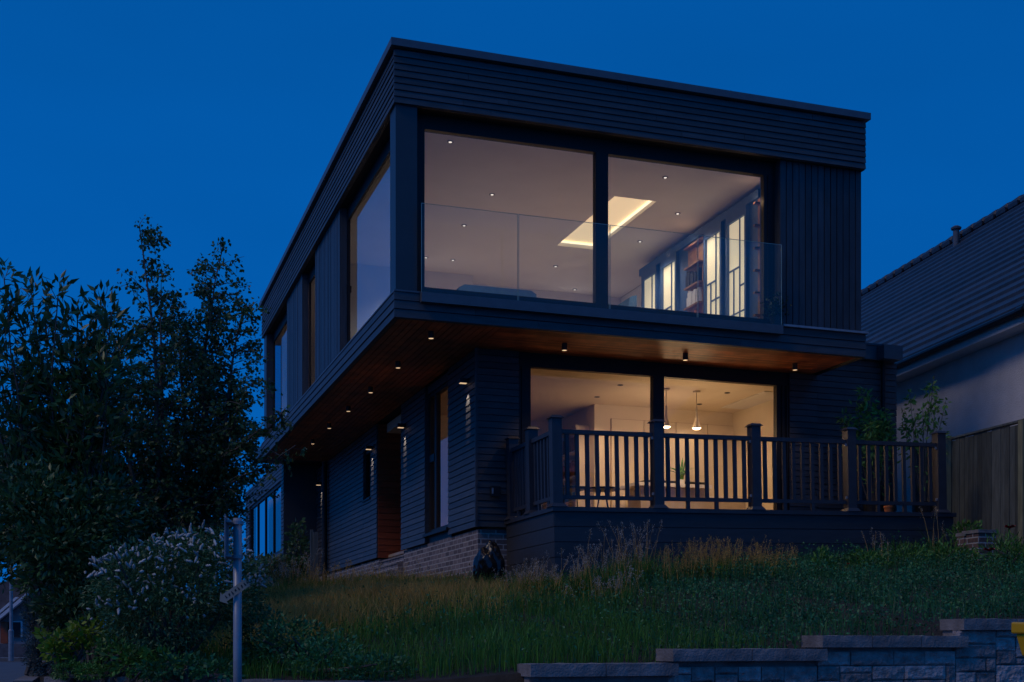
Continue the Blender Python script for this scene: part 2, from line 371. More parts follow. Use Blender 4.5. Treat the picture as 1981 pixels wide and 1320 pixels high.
pane([(xa, Yg, zg0), (xb, Yg, zg0), (xb, Yg, zt), (xa, Yg, zt)], wf); pane([(xc, Yg, zg0), (xd, Yg, zg0), (xd, Yg, zt), (xc, Yg, zt)], wf)
# right: vertical boards
xv1 = XF(1665, .14)
mb = MB(); mb.vert('x', .14, xv0, xv1, zb1+.03, zf0+.02, .105); mb.box(xv0, xv1-.005, .145, .5, zb1+.012, zf0+.02)
mb.build('vertical_boards', M['cladv'], H)
mb = MB(); mb.box(XF(1514, .0), W_+.03, -.03, .16, zb1-.008, zb1+.022); mb.build('metal_sill', M['galv'], H)
# --- upper left side
zl1 = zf0+.02
segs = [(XF(762,.05), 0)]
def opening_y(y0, y1, mull=None):
    """window in the left face between y0 (near) and y1 (far)"""
    Xg = .22; b = MB(); t = .045
    b.box(Xg-.018, Xg+.02, y0+.002, y0+t, zb1+.012, zl1); b.box(Xg-.018, Xg+.02, y1-t, y1-.002, zb1+.012, zl1)
    b.box(Xg-.018, Xg+.02, y0+t, y1-t, zt+.0, zl1); b.box(Xg-.018, Xg+.02, y0+t, y1-t, zb1+.012, zb1+.10)
    if mull:
        b.box(Xg-.018, Xg+.02, mull-.04, mull+.04, zb1+.1, zt); zq = ZZ(560, Xg, mull)
        b.box(Xg-.03, Xg+.04, mull+.04, y1-t, zq-.05, zq+.05)
    f = b.build('side_window_frame', M['frame'], H)
    pane([(Xg, y1-t, zb1+.1), (Xg, y0+t, zb1+.1), (Xg, y0+t, zt), (Xg, y1-t, zt)], f, 'glasss')
yA0, yA1, yB0, yB1 = YL(660, .1), YL(612, .1), YL(587, .1), YL(557, .1)
for (u0, u1) in ((yA0, yA1), (yB0, yB1)):
    b = MB(); b.vert('y', .1, u0, u1, zb1+.02, zl1, .1, .02); b.box(.104, .20, u0, u1, zb1+.012, zl1); b.build('vertical_boards', M['cladv'], H)
yC = YL(531, .23)
b = MB(); b.box(.05, .22, yC, LN-.1, zb1+.012, zl1); b.build('corner_panel', M['post'], H)
opening_y(.36, yA0, YL(684, .3)); opening_y(yA1, yB0); opening_y(yB1, yC)

# --- glass balustrade with its channel
Yb = -.035
bx0, bx1 = XF(814, Yb), XF(1512, Yb)
zba = ZZ(394, bx0, Yb); zbb = ZZ(566.5, bx0, Yb); zbc = ZZ(585, bx0, Yb)
B = thing('glass_balustrade', (bx0, Yb, zbc), 'frameless clear glass balustrade in front of the upper sliding doors', 'balustrade')
mb = MB(); mb.box(bx0, bx1, Yb-.05, Yb+.03, zbc, zbb); mb.build('base_channel', M['cap'], B)
cuts = [bx0] + [XF(p, Yb) for p in (1002, 1179, 1349)] + [bx1]
for i in range(4):
    a, c = cuts[i]+.006, cuts[i+1]-.006
    p = pane([(a, Yb-.01, zbb-.01), (c, Yb-.01, zbb-.01), (c, Yb-.01, zba), (a, Yb-.01, zba)], B, 'bal', 'glass_panel')
    e_ = MB(); e_.box(a, c, Yb-.014, Yb-.006, zba, zba+.006); e_.box(a-.001, a+.004, Yb-.015, Yb-.005, zbb, zba); e_.box(c-.004, c+.001, Yb-.015, Yb-.005, zbb, zba); e_.build('polished_edge', M['edge'], p)

# --- upper room
rx0, rx1, ry0, ry1 = .36, 6.55, .40, 6.6; zfl = zb1+.06; zcl = zf0-.16
b = MB(); b.box(.36, W_-.1, .361, LN-.15, zb1-.02, zfl); b.build('upper_floor', M['floor'], H)
# ceiling with a lit rectangular cove
s0 = atz(1193, 381, zcl); s1 = atz(1073, 475, zcl); s2 = atz(1148, 483, zcl); s3 = atz(1274, 390, zcl)
sx0, sx1 = (s0.x+s1.x)/2, (s2.x+s3.x)/2; sy0, sy1 = (s0.y+s3.y)/2, (s1.y+s2.y)/2
b = MB()
b.box(.25, sx0, .4, LN-.15, zcl, zf0+.015); b.box(sx1, 6.19, .4, LN-.15, zcl, zf0+.015); b.box(sx0, sx1, .4, sy0, zcl, zf0+.015); b.box(sx0, sx1, sy1, LN-.15, zcl, zf0+.015)
b.build('upper_ceiling', M['plaster'], H)
b = MB(); b.box(sx0+.001, sx1-.001, sy0+.001, sy1-.001, zcl+.10, zcl+.11); cl_ = b.build('ceiling_cove', M['tray'], H)
b = MB(); q = .022
b.box(sx0+.001, sx0+q, sy0, sy1, zcl+.06, zcl+.09); b.box(sx1-q, sx1-.001, sy0, sy1, zcl+.06, zcl+.09); b.box(sx0+q, sx1-q, sy1-q, sy1-.001, zcl+.06, zcl+.09); b.box(sx0+q, sx1-q, sy0+.001, sy0+q, zcl+.06, zcl+.09)
b.build('light_strip', M['strip'], cl_)
b = MB(); b.box(6.2, 6.3, .42, 12.9, zfl, zcl); b.box(.4, 2.9, 6.4, 6.5, zfl, zcl); b.box(2.9, 3.0, 6.4, 6.9, zfl, zcl); b.box(3.0, 6.19, 6.9, 7.0, zfl, zcl); b.box(.4, 6.1, 12.8, 12.9, zfl, zcl)
b.box(6.31, W_-.12, .5, .6, zb1, zf0); b.build('inner_walls', M['plaster'], H)

# --- ground floor
X1, Y1 = 1.49, 1.29; zp = 3.26; zgf = zb0+.01
yS = YL(775, X1); yR = YL(728, X1); yE = 14.5
yw0, yw1 = YL(866, X1), YL(821, X1)
zw1, zw0 = zb0-.12, ZZ(1020, X1, yw0)
def wall_y(y0, y1, z0, z1):
    b = MB(); b.lap('y', X1+.025, y0, y1, z0, z1, .094, .025); b.box(X1+.029, X1+.22, y0+.002, y1-.002, z0+.02, z1); return b
mb = wall_y(Y1+.03, yw0, zp, zgf); n_ = wall_y(yw1, yS, zp-.02, zgf)
o = len(mb.v); mb.v += n_.v; mb.f += [tuple(i+o for i in f) for f in n_.f]
b = MB(); b.box(X1+.05, X1+.2, yw0, yw1, zw1, zgf); mb.box(X1+.05, X1+.2, yw0+.001, yw1-.001, zw1+.001, zgf)
mb.box(X1-.006, X1+.03, Y1-.01, Y1+.028, zp, zgf)
mb.build('near_side_wall', M['clad'], H)
ys0, ys1 = YL(716, X1), YL(702, X1); zs1, zs0 = ZZ(866, X1, ys0), ZZ(962, X1, ys0)
mb = wall_y(yR, ys0, zp-.02, zgf)
for args in ((ys1, yE, zp-.02, zgf), (ys0, ys1, zp-.02, zs0), (ys0, ys1, zs1, zgf)):
    n_ = wall_y(*args); o = len(mb.v); mb.v += n_.v; mb.f += [tuple(i+o for i in f) for f in n_.f]
mb.build('far_side_wall', M['clad'], H)
# tall side window (two lights, left one with a transom)
b = MB(); Xw = X1+.11; ym = YL(846.5, Xw)
b.box(Xw-.03, Xw+.04, yw0, yw0+.05, zw0, zw1); b.box(Xw-.03, Xw+.04, yw1-.07, yw1, zw0, zw1); b.box(Xw-.03, Xw+.04, yw0+.05, yw1-.07, zw1-.06, zw1); b.box(Xw-.03, Xw+.04, yw0+.05, yw1-.07, zw0, zw0+.07)
b.box(Xw-.035, Xw+.04, ym-.05, ym+.05, zw0+.07, zw1-.06); zq = ZZ(887, Xw, ym+.2); b.box(Xw-.045, Xw+.04, ym+.05, yw1-.07, zq-.06, zq+.06)
b.box(X1-.03, Xw+.04, yw0-.02, yw1+.02, zw0-.045, zw0); b.box(X1+.06, X1+.2, yw0, yw1, zp-.1, zw0-.046)
sw = b.build('side_window_frame', M['frame'], H)
pane([(Xw, yw1-.07, zw0+.07), (Xw, yw0+.05, zw0+.07), (Xw, yw0+.05, zw1-.06), (Xw, yw1-.07, zw1-.06)], sw, 'glass')
b = MB(); zh = ZZ(822, Xw, yw0+.12); b.box(Xw+.05, Xw+.07, yw0+.10, yw0+.13, zh-.10, zh+.03); b.box(Xw+.07, Xw+.09, yw0+.06, yw0+.13, zh, zh+.025); b.build('window_handle', M['black'], sw)
# slit window
b = MB(); b.box(X1+.05, X1+.12, ys0, ys0+.04, zs0, zs1); b.box(X1+.05, X1+.12, ys1-.04, ys1, zs0, zs1); b.box(X1+.05, X1+.12, ys0+.04, ys1-.04, zs1-.05, zs1); b.box(X1+.05, X1+.12, ys0+.04, ys1-.04, zs0, zs0+.05); b.box(X1-.02, X1+.12, ys0-.01, ys1+.01, zs0-.035, zs0)
s2_ = b.build('slit_window_frame', M['frame'], H)
pane([(X1+.09, ys1, zs0), (X1+.09, ys0, zs0), (X1+.09, ys0, zs1), (X1+.09, ys1, zs1)], s2_)
# porch recess: brown boarded return and inner wall
b = MB(); b.lap('x', yR-.02, X1+.03, X1+1.6, zp-.02, zgf, .12, .014, .008); b.lap('y', X1+1.6, yS, yR-.04, zp-.02, zgf, .12, .014, .008); b.box(X1+1.61, X1+1.7, yS+.01, yR, zp, zgf); b.box(X1+.04, X1+1.59, yR-.015, yR-.002, zp-.02, zgf); b.build('porch_boards', M['porch'], H)
b = MB(); b.box(X1+.22, X1+1.6, yS-.05, yS-.002, zp, zgf); b.build('porch_side', M['clad'], H)
# brick plinth + steps
b = MB(); e1 = .05
b.box(X1+e1, X1+.24, Y1+e1, yS-.03, 1.9, zp-.025); b.box(X1+.242, 9.0, Y1+e1, Y1+.3, 1.9, zp-.025); b.box(X1+e1, X1+.24, yR, yE, 1.9, zp-.045); b.box(X1+.242, X1+1.7, yR, yR+.2, 1.9, zp-.045)
b.build('brick_plinth', M['brick'], H)
b = MB(); zs_ = [zp-.07, zp-.22, zp-.37, zp-.52]
for i, z in enumerate(zs_): b.box(X1+.12-i*.18, X1+1.4-i*.001, yS-.04-.004*i, yR-.004-.002*i, z-.9, z-.032)
st = b.build('porch_steps', M['brick'], H)
b = MB()
for i, z in enumerate(zs_): b.box(X1+.10-i*.18, X1+(1.4 if i == 0 else .34-i*.18), yS-.03, yR-.01, z-.03, z)
b.build('step_tread', M['coping'], st)
# front ground floor: stub wall, sliding doors, right wall
xg0, xg1 = XF(1025, Y1+.08), XF(1500, Y1+.08); xm0, xm1 = XF(1261, Y1+.08), XF(1282, Y1+.08); zgt = ZZ(711, xg0, Y1+.08); zgb = 3.36
xs_ = XF(1004, Y1)
def wall_x(x0, x1, z0, z1, y=Y1): 
    b = MB(); b.lap('x', y+.025, x0, x1, z0, z1, .094, .025); b.box(x0+.004, x1-.004, y+.029, y+.2, z0+.02, z1); return b
xr0, xr1 = XF(1528, Y1), XF(1735, Y1)
mb = wall_x(X1+.03, xs_, zp, zgf); mb.build('stub_wall', M['clad'], H)
mb = wall_x(xr0, W_, zp, zgf); mb.build('right_wall', M['clad'], H)
Yf = Y1+.08
b = MB(); b.box(xs_, xg0, Yf-.04, Yf+.06, zgb-.12, zgf); b.box(xg1, xr0, Yf-.04, Yf+.06, zgb-.12, zgf); b.box(xm0, xm1, Yf-.05, Yf+.06, zgb, zgt); b.box(xg0, xg1, Yf-.04, Yf+.06, zgt, zgf); b.box(xg0, xg1, Yf-.04, Yf+.06, zgb-.12, zgb)
b.box(xg1+.08, xg1+.11, Yf-.07, Yf-.041, zgb, zgt); b.box(xg1+.16, xg1+.185, Yf-.07, Yf-.041, zgb, zgt); b.box(xs_+.05, xs_+.07, Yf-.06, Yf-.041, zgb, zgt)
gf_ = b.build('sliding_door_frame', M['frame'], H)
pane([(xg0, Yf, zgb), (xm0, Yf, zgb), (xm0, Yf, zgt), (xg0, Yf, zgt)], gf_, 'glassg'); pane([(xm1, Yf, zgb), (xg1, Yf, zgb), (xg1, Yf, zgt), (xm1, Yf, zgt)], gf_, 'glassg')
# extension on the right with flat roof edge
mb = wall_x(W_+.001, xr1, zp-.3, 6.10); mb.build('extension_wall', M['clad'], H)
b = MB(); zx = ZZ(676, xr1, Y1); b.box(W_-.6, XF(1738, Y1-.1), Y1-.10, Y1+5, zx-.22, zx); b.box(W_-.6, XF(1739, Y1-.12), Y1-.12, Y1+5.02, zx, zx+.03); b.box(XF(1700, Y1-.16), XF(1736, Y1-.16), Y1-.3, Y1-.122, zx-.24, zx-.02); b.build('extension_roof', M['cap'], H)
b = MB(); b.tube([(XF(1708, Y1-.05), Y1-.06, zx-.22), (XF(1708, Y1-.05), Y1-.06, 3.0)], .034, 10); b.build('downpipe', M['frame'], H)
b = MB(); yd = YL(628, X1-.07); b.tube([(X1-.07, yd, zgf-.02), (X1-.07, yd, 2.3)], .06, 12); b.tube([(X1-.07, yd, 3.2), (X1-.07, yd, 3.28)], .072, 12); b.build('downpipe', M['frame'], H)
# far wing on the left
xW = XF(548, yE)
b = MB(); b.box(xW+.03, X1+.3, yE, yE+.2, 1.9, zb0+.3); b.box(.0, 7, LN-.02, LN+1.5, zb0+.14, zb0+.34); b.build('wing_front', M['post'], H)
wy0, wy1 = YL(543, xW), YL(482, xW); wz1, wz0 = ZZ(930, xW, wy0), ZZ(1068, xW, wy0)
mb = MB()
for (a, c, d, e2) in ((yE, wy0, 1.9, zb0+.3), (wy1, wy1+.9, 1.9, zb0+.3), (wy0, wy1, wz1, zb0+.3), (wy0, wy1, 1.9, wz0)):
    mb.lap('y', xW+.025, a, c, d, e2, .094, .025); mb.box(xW+.029, xW+.2, a+.002, c-.002, d, e2)
mb.build('wing_side_wall', M['clad'], H)
b = MB(); nb_ = 4
b.box(xW+.04, xW+.1, wy0, wy0+.08, wz0, wz1); b.box(xW+.04, xW+.1, wy1-.08, wy1, wz0, wz1); b.box(xW+.04, xW+.1, wy0+.08, wy1-.08, wz1-.07, wz1); b.box(xW+.04, xW+.1, wy0+.08, wy1-.08, wz0, wz0+.07)
for i in range(1, 4): yy = wy0+(wy1-wy0)*i/4; b.box(xW+.04, xW+.1, yy-.04, yy+.04, wz0+.07, wz1-.07)
ww = b.build('wing_window_frame', M['frame'], H)
pane([(xW+.07, wy1, wz0), (xW+.07, wy0, wz0), (xW+.07, wy0, wz1), (xW+.07, wy1, wz1)], ww, 'glassr')
b = MB(); b.box(xW+.6, xW+.65, wy0-.3, wy1+.3, 2.4, zb0); b.build('curtain', M['white'], ww)

# --- kitchen / living room behind the deck
zk0, zk1 = 3.30, zb0-.16
def px_y(px, y): return XF(px, y)
yk = atz(1150, 782, zk1).y
b = MB(); b.box(X1+.23, 7.6, Y1+.15, 13, zk0-.05, zk0); b.build('ground_floor', M['floor'], H)
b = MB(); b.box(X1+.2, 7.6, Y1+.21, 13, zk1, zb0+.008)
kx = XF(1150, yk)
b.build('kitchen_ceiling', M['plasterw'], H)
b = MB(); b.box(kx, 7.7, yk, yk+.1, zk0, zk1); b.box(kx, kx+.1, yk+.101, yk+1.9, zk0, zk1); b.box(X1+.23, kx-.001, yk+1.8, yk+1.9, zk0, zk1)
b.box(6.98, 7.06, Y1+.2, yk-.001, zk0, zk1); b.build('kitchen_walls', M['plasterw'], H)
# rooflight well seen as a grey triangle of the ceiling
rw = [atz(1392, 789, zk1), atz(1488, 795, zk1)]
b = MB(); b.box(rw[0].x, rw[1].x+.35, rw[0].y-1.5, rw[0].y-.05, zk1-.012, zk1-.004); b.build('ceiling_panel', M['plaster'], H)

def label_light(i, where): return where
def downlight(p, label, name='ceiling_downlight', r=.045, group='recessed ceiling downlights', watt=6, lit=True):
    t = thing(name, p, label, 'ceiling light', group)
    b = MB(); b.tube([p, p-Vector((0, 0, .008))], r, 16); b.build('trim_ring', M['ring'] if lit else M['black'], t)
    b = MB(); q = p-Vector((0, 0, .009)); b.tube([q, q-Vector((0, 0, .002))], r*.5, 12); b.build('lens', M['lampw'] if lit else M['dark'], t)
    if watt:
        l = bpy.data.lights.new('downlight_lamp', 'SPOT'); l.energy = watt; l.color = (1, .82, .72) if lit else (1, .64, .36); l.spot_size = R(130); l.spot_blend = .6; l.shadow_soft_size = .05
        o = bpy.data.objects.new('downlight_lamp', l); col.objects.link(o); o.parent = t; o.location = (0, 0, -.03)
    return t
UP = [(871, 274, 'in the top left corner of the upper left door pane'), (952, 376, 'second from the left door edge, up from the sofa'), (898, 436, 'directly above the left end of the sofa'),
      (876, 503, 'low, just above the left end of the sofa back'), (824, 498, 'at the left edge of the upper left pane'), (1287, 343, 'above the lit cove in the upper right pane'),
      (1311, 413, 'right of the lit cove near the blue cabinets'), (1238, 467, 'below the lit cove, left of the cabinets'), (1075, 515, 'just under the lower left corner of the lit cove'), (1112, 560, 'lowest, right of the sofa in the upper left pane')]
for i, (a, c, s) in enumerate(UP): downlight(atz(a, c, zcl-.0005), 'small round upper room downlight '+s, watt=52)
for i, (a, c, s) in enumerate([(1155, 768, 'near the kitchen wall corner in the left pane'), (1200, 745, 'toward the window top of the left pane'), (1407, 760, 'right of the pendants near the window top'), (1353, 782, 'beside the right pendant cord')]):
    downlight(atz(a, c, zk1-.0005), 'small dark round kitchen downlight '+s, watt=(44 if i < 2 else 22), lit=False)
for (x, y, nm, sx, e_) in ((1.3, 7.7, 'landing', 0, 95), (1.2, 10.6, 'rear bedroom', 0, 95), (4.5, 6.0, 'hall', 1, 0)):  # unseen downlights added in the rear rooms to brighten the side windows
    if e_: downlight(Vector((x, y, zcl-.0005)), 'small round ceiling downlight of the %s added to brighten the side windows' % nm, watt=e_)
# pendants
for i, (a, c, bot, s) in enumerate([(1289, 752, 826, 'left'), (1347.5, 757, 829, 'right')]):
    p = atz(a, c, zk1-.001); zl = ZZ(bot, p.x, p.y); t = thing('pendant_lamp', p, '%s one of two slim cone pendants lit over the kitchen island' % s, 'pendant lamp', 'pendant lamps over the island')
    b = MB(); b.tube([p, (p.x, p.y, p.z-.02)], .055, 16); b.tube([(p.x, p.y, p.z-.02), (p.x, p.y, zl+.3)], .006, 6); b.build('cord', M['island'], t)
    b = MB(); b.tube([(p.x, p.y, zl+.34), (p.x, p.y, zl+.2), (p.x, p.y, zl+.1), (p.x, p.y, zl+.02), (p.x, p.y, zl)], [.012, .02, .04, .068, .074], 20, False); b.build('lamp_shade', M['island'], t, smooth=True)
    b = MB(); b.tube([(p.x, p.y, zl+.012), (p.x, p.y, zl-.012)], [.067, .05], 20); b.build('bulb', emis('pendant_bulb', (1, .80, .52), 9), t)
    l = bpy.data.lights.new('pendant_light', 'POINT'); l.energy = 17; l.color = (1, .64, .34); l.shadow_soft_size = .08
    o = bpy.data.objects.new('pendant_light', l); col.objects.link(o); o.parent = t; o.location = (0, 0, zl-.06-p.z)
# kitchen island with worktop
pi_ = at(1230, 960, 20.0); ix0, ix1 = XF(1228, 2.75), XF(1375, 2.75); iz = ZZ(932, ix0, 2.7)
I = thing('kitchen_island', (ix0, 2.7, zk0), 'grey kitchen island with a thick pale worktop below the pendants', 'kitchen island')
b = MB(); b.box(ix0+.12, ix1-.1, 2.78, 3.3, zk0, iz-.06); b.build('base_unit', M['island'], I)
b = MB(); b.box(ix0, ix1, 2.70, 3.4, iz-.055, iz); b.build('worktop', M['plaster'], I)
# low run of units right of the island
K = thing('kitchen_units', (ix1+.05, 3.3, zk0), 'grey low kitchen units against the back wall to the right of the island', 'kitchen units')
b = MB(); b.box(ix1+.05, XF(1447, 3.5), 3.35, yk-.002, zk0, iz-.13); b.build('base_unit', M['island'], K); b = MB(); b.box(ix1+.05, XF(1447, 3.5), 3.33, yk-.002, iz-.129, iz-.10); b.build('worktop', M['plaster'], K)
# tall cupboards: panel joints on the wall
T = thing('tall_cupboards', (kx+.6, yk-.03, zk0), 'cream floor to ceiling kitchen cupboards filling the back wall behind the pendants', 'cupboard')
zj = ZZ(811, XF(1183, yk), yk)
xs = [XF(p, yk-.04) for p in (1183, 1246, 1308, 1369, 1430, 1490)]
for i in range(5):
    b = MB(); b.box(xs[i]+.006, xs[i+1]-.006, yk-.04, yk-.001, zk0+.08, zj); b.build('cupboard_door', M['plasterw'], T)
b = MB(); b.box(xs[0], xs[-1], yk-.016, yk-.0005, zk0, zj+.008); b.build('carcass', M['wood'], T)
# dark wall shelf with boxes behind island
D = thing('wall_shelf', (XF(1250, yk-.2), yk-.2, iz), 'dark long hob or shelf strip seen behind the plant on the island', 'shelf')
b = MB(); b.box(XF(1247, yk-.3), XF(1368, yk-.3), yk-.34, yk-.05, iz+.05, iz+.15); b.build('shelf', M['black'], D)
for k in (0, 1): b = MB(); b.box(XF(1262+k*80, yk-.2), XF(1266+k*80, yk-.2), yk-.3, yk-.1, iz-.1, iz+.05); b.build('bracket', M['black'], D)
# snake plant on the island
P = at(1318, 928, dep(XF(1318, 2.9), 2.9)); P.z = iz
S = thing('house_plant', P, 'spiky striped house plant in a pot on the kitchen island worktop', 'plant')
b = MB(); b.tube([P, P+Vector((0, 0, .09))], [.05, .065], 14); b.build('pot', M['plaster'], S)
v = []; 
b = MB()
for k in range(13):
    a = k*2.4; L_ = random.uniform(.36, .55); wv = .026; pts = []
    for j in range(6): t = j/5; r_ = .03+.24*t*t*(1 if k % 3 else .35); pts.append((P.x+math.cos(a)*r_, P.y+math.sin(a)*r_, P.z+.06+L_*(t-.55*t*t*(k % 3 > 0))))
    for j in range(5):
        u = Vector((-math.sin(a), math.cos(a), .3))*wv; w0, w1 = 1-abs(j/5-.4), 1-abs((j+1)/5-.4); w1 = 0.05 if j == 4 else w1
        p0, p1 = Vector(pts[j]), Vector(pts[j+1]); b.poly([p0-u*w0, p0+u*w0, p1+u*w1, p1-u*w1])
b.build('leaf', M['leafg'], S)
# bistro table and chairs (dark silhouettes)
p = Vector((XF(1166, 2.3), 2.3, zk0)); zt_ = ZZ(945, p.x, p.y)
T2 = thing('round_table', p, 'small round dark bistro table just inside the left pane', 'table')
b = MB(); b.tube([(p.x, p.y, zt_-.03), (p.x, p.y, zt_)], .27, 28); b.build('tabletop', M['black'], T2)
for k in range(4): a = k*math.pi/2+.4; b = MB(); b.tube([(p.x+.05*math.cos(a), p.y+.05*math.sin(a), zt_-.03), (p.x+.22*math.cos(a), p.y+.22*math.sin(a), zk0)], .011, 6); b.build('leg', M['black'], T2)
p = Vector((XF(1104, 2.2), 2.2, zk0)); zs2 = ZZ(943, p.x, p.y)
C2 = thing('dining_chair', p, 'dark dining chair left of the round bistro table', 'chair')
b = MB(); b.box(p.x-.2, p.x+.22, p.y-.2, p.y+.2, zs2-.04, zs2); b.build('seat', M['black'], C2)
b = MB(); b.prism([(p.x-.23, p.y-.18, zs2+.02), (p.x-.19, p.y-.18, zs2+.02), (p.x-.24, p.y-.18, zs2+.2), (p.x-.27, p.y-.18, zs2+.2)], (0, .36, 0)); b.build('backrest', M['wood'], C2)
for sx in (-1, 1):
    for sy in (-1, 1): b = MB(); b.tube([(p.x+.17*sx, p.y+.17*sy, zs2-.03), (p.x+.2*sx, p.y+.2*sy, zk0)], .012, 6); b.build('leg', M['black'], C2)
# book shelf in the side of the wall block
bx_, by0, by1 = kx-.001, yk+.25, yk+1.3
S3 = thing('wall_bookcase', (bx_, by0, zk0), 'white built in shelves with books in the left pane', 'bookcase')
b = MB(); b.box(bx_-.25, bx_, by0-.03, by0, zk0, zk1-.35); b.box(bx_-.25, bx_, by1, by1+.03, zk0, zk1-.35); b.box(bx_-.25, bx_, by0, by1, zk1-.35, zk1-.32)
b.build('side_panel', M['plasterw'], S3)
for k in range(5): b = MB(); z = zk0+.3+.42*k; b.box(bx_-.25, bx_-.002, by0, by1, z, z+.03); b.build('shelf', M['plasterw'], S3)
for k, mm in ((3, 'wood'), (2, 'soffit'), (1, 'edge')):
    b = MB(); yy = by0+.1; z = zk0+.33+.42*k
    while yy < by1-.25: h = random.uniform(.18, .3); b.box(bx_-.2, bx_-.02, yy, yy+.035, z, z+h); yy += random.choice((.038, .04, .12))
    tag(b.build('book_row', M[mm], None, (bx_-.1, by0, z)), {3: 'row of brown books on the top shelf of the white bookcase', 2: 'row of tan books on the middle shelf of the white bookcase', 1: 'teal boxes on the lower shelf of the white bookcase'}[k], 'books')

# --- upper room furniture
sfx0, sfx1, sfy = XF(888, 2.1), XF(1038, 2.1), 2.1; zso = ZZ(549, sfx0, sfy)
S4 = thing('sofa', (sfx0, sfy, zfl), 'blue grey sofa with its back to the upper left window', 'sofa')
b = MB(); n = 14; pr = []
for i in range(n+1):
    t = i/n; xx = sfx0+(sfx1-sfx0)*t; ed = min(t, 1-t)*14; zz = zso-.05*(max(0, 1-ed))**2; pr.append((xx, sfy, zz))
b.prism([(sfx0, sfy, zfl+.1)]+pr+[(sfx1, sfy, zfl+.1)], (0, .22, 0)); b.build('backrest', M['sofa'], S4)
b = MB(); b.box(sfx0+.02, sfx1-.02, sfy+.222, sfy+.95, zfl+.1, zfl+.45); b.build('seat', M['sofa'], S4)
for k in (0, 1): xx = sfx0 if k == 0 else sfx1-.18; b = MB(); b.box(xx, xx+.18, sfy+.224, sfy+.93, zfl+.452, zfl+.62); b.build('armrest', M['sofa'], S4)
ay = 3.0; ax0, ax1 = XF(1204, ay), XF(1232, ay); za = ZZ(571, ax0, ay)
S5 = thing('armchair', (ax0, ay, zfl), 'dark blue armchair back beside the backlit cabinets', 'armchair')
b = MB(); b.prism([(ax0, ay, zfl+.35), (ax1, ay, zfl+.35), (ax1, ay, za+.02), (ax1-.08, ay, za), (ax1-.12, ay, za-.02)], (0, .5, 0)); b.build('backrest', M['sofa'], S5)
b = MB(); b.box(ax0-.5, ax1-.002, ay, ay+.6, zfl+.1, zfl+.348); b.build('seat', M['sofa'], S5)
# cabinet wall
Xk = 5.62; cy0, cy1 = .5, YL(1240, Xk); zkt = ZZ(522, Xk, cy1)
Kb = thing('cabinet_wall', (Xk, cy0, zfl), 'dark blue fitted cabinet wall with backlit glass doors in the upper room', 'cabinet')
b = MB(); b.box(Xk+.03, 6.19, cy0, cy1, zfl, zkt); b.box(Xk-.03, Xk+.03, cy0, cy1+.02, zkt-.12, zkt); b.box(Xk-.02, Xk+.03, cy0, cy1, zfl, zfl+.12); b.build('carcass', M['blue'], Kb)
def py_cols(l): return [(YL(b_, Xk), YL(a_, Xk)) for a_, b_ in l]
zd1 = ZZ(536, Xk, YL(1258, Xk))
for j, (y0, y1) in enumerate(py_cols([(1246, 1270), (1283, 1308), (1367, 1395), (1410, 1443)])):
    b = MB(); b.poly([(Xk+.01, y1, zfl+.14), (Xk+.01, y0, zfl+.14), (Xk+.01, y0, zd1), (Xk+.01, y1, zd1)]); b.poly([(Xk+.012, y0, zfl+.14), (Xk+.012, y1, zfl+.14), (Xk+.012, y1, zd1), (Xk+.012, y0, zd1)])
    d_ = b.build('glass_door', M['cab'], Kb)
    b = MB(); t = .012; w = y1-y0; ya, yb2 = y0+w*.35, y1-w*.3
    b.box(Xk-.008, Xk+.006, ya-t, ya+t, zfl+.14, zd1)
    zz1, zz2 = zd1-(zd1-zfl)*.40, zd1-(zd1-zfl)*.56
    b.box(Xk-.008, Xk+.006, ya+t, y1, zz1-t, zz1+t); b.box(Xk-.008, Xk+.006, y0, yb2, zz2-t, zz2+t) if j % 2 == 0 else b.box(Xk-.008, Xk+.006, y0, ya-t, zz2-t, zz2+t)
    b.box(Xk-.008, Xk+.006, yb2-t, yb2+t, zfl+.14, zz1-t); b.box(Xk-.008, Xk+.006, y0, y1, zfl+.4, zfl+.42)
    b.box(Xk-.03, Xk+.03, y0-.05, y0, zfl+.12, zkt-.12); b.box(Xk-.03, Xk+.03, y1, y1+.05, zfl+.12, zkt-.12); b.box(Xk-.03, Xk+.03, y0, y1, zd1, zkt-.12)
    b.build('glazing_bar', M['blue'], d_)
for j, (y0, y1) in enumerate(py_cols([(1331, 1360), (1466, 1478)])):
    y0 = max(y0, .5)
    b = MB(); b.box(Xk+.0, Xk+.02, y0, y1, zfl+.14, zkt-.13); s_ = b.build('bookcase_back', M['wood'], Kb)
    for k in range(6): b = MB(); z = zfl+.2+.33*k; b.box(Xk-.08, Xk-.001, y0, y1, z, z+.025); b.build('shelf', M['wood'], s_)
    l = bpy.data.lights.new('bookcase_light', 'POINT'); l.energy = .7; l.color = (1, .6, .35); l.shadow_soft_size = .03
    o = bpy.data.objects.new('bookcase_light', l); col.objects.link(o); o.parent = Kb; o.location = (-.16, (y0+y1)/2-cy0, zkt-.18-zfl)
    for k in (1, 2, 3):
        b = MB(); yy = y0+.03; z = zfl+.226+.33*k
        while yy < y1-.08: h = random.uniform(.14, .26); b.box(Xk-.075, Xk-.004, yy, yy+.03, z, z+h); yy += random.choice((.033, .034, .07))
        tag(b.build('book_row', M[('soffit', 'white', 'black')[k-1]], None, (Xk, y0, z)), ['reddish', 'pale', 'dark'][k-1]+' books on a lit shelf of the '+('middle' if j == 0 else 'rightmost')+' bay of the blue cabinets', 'books')
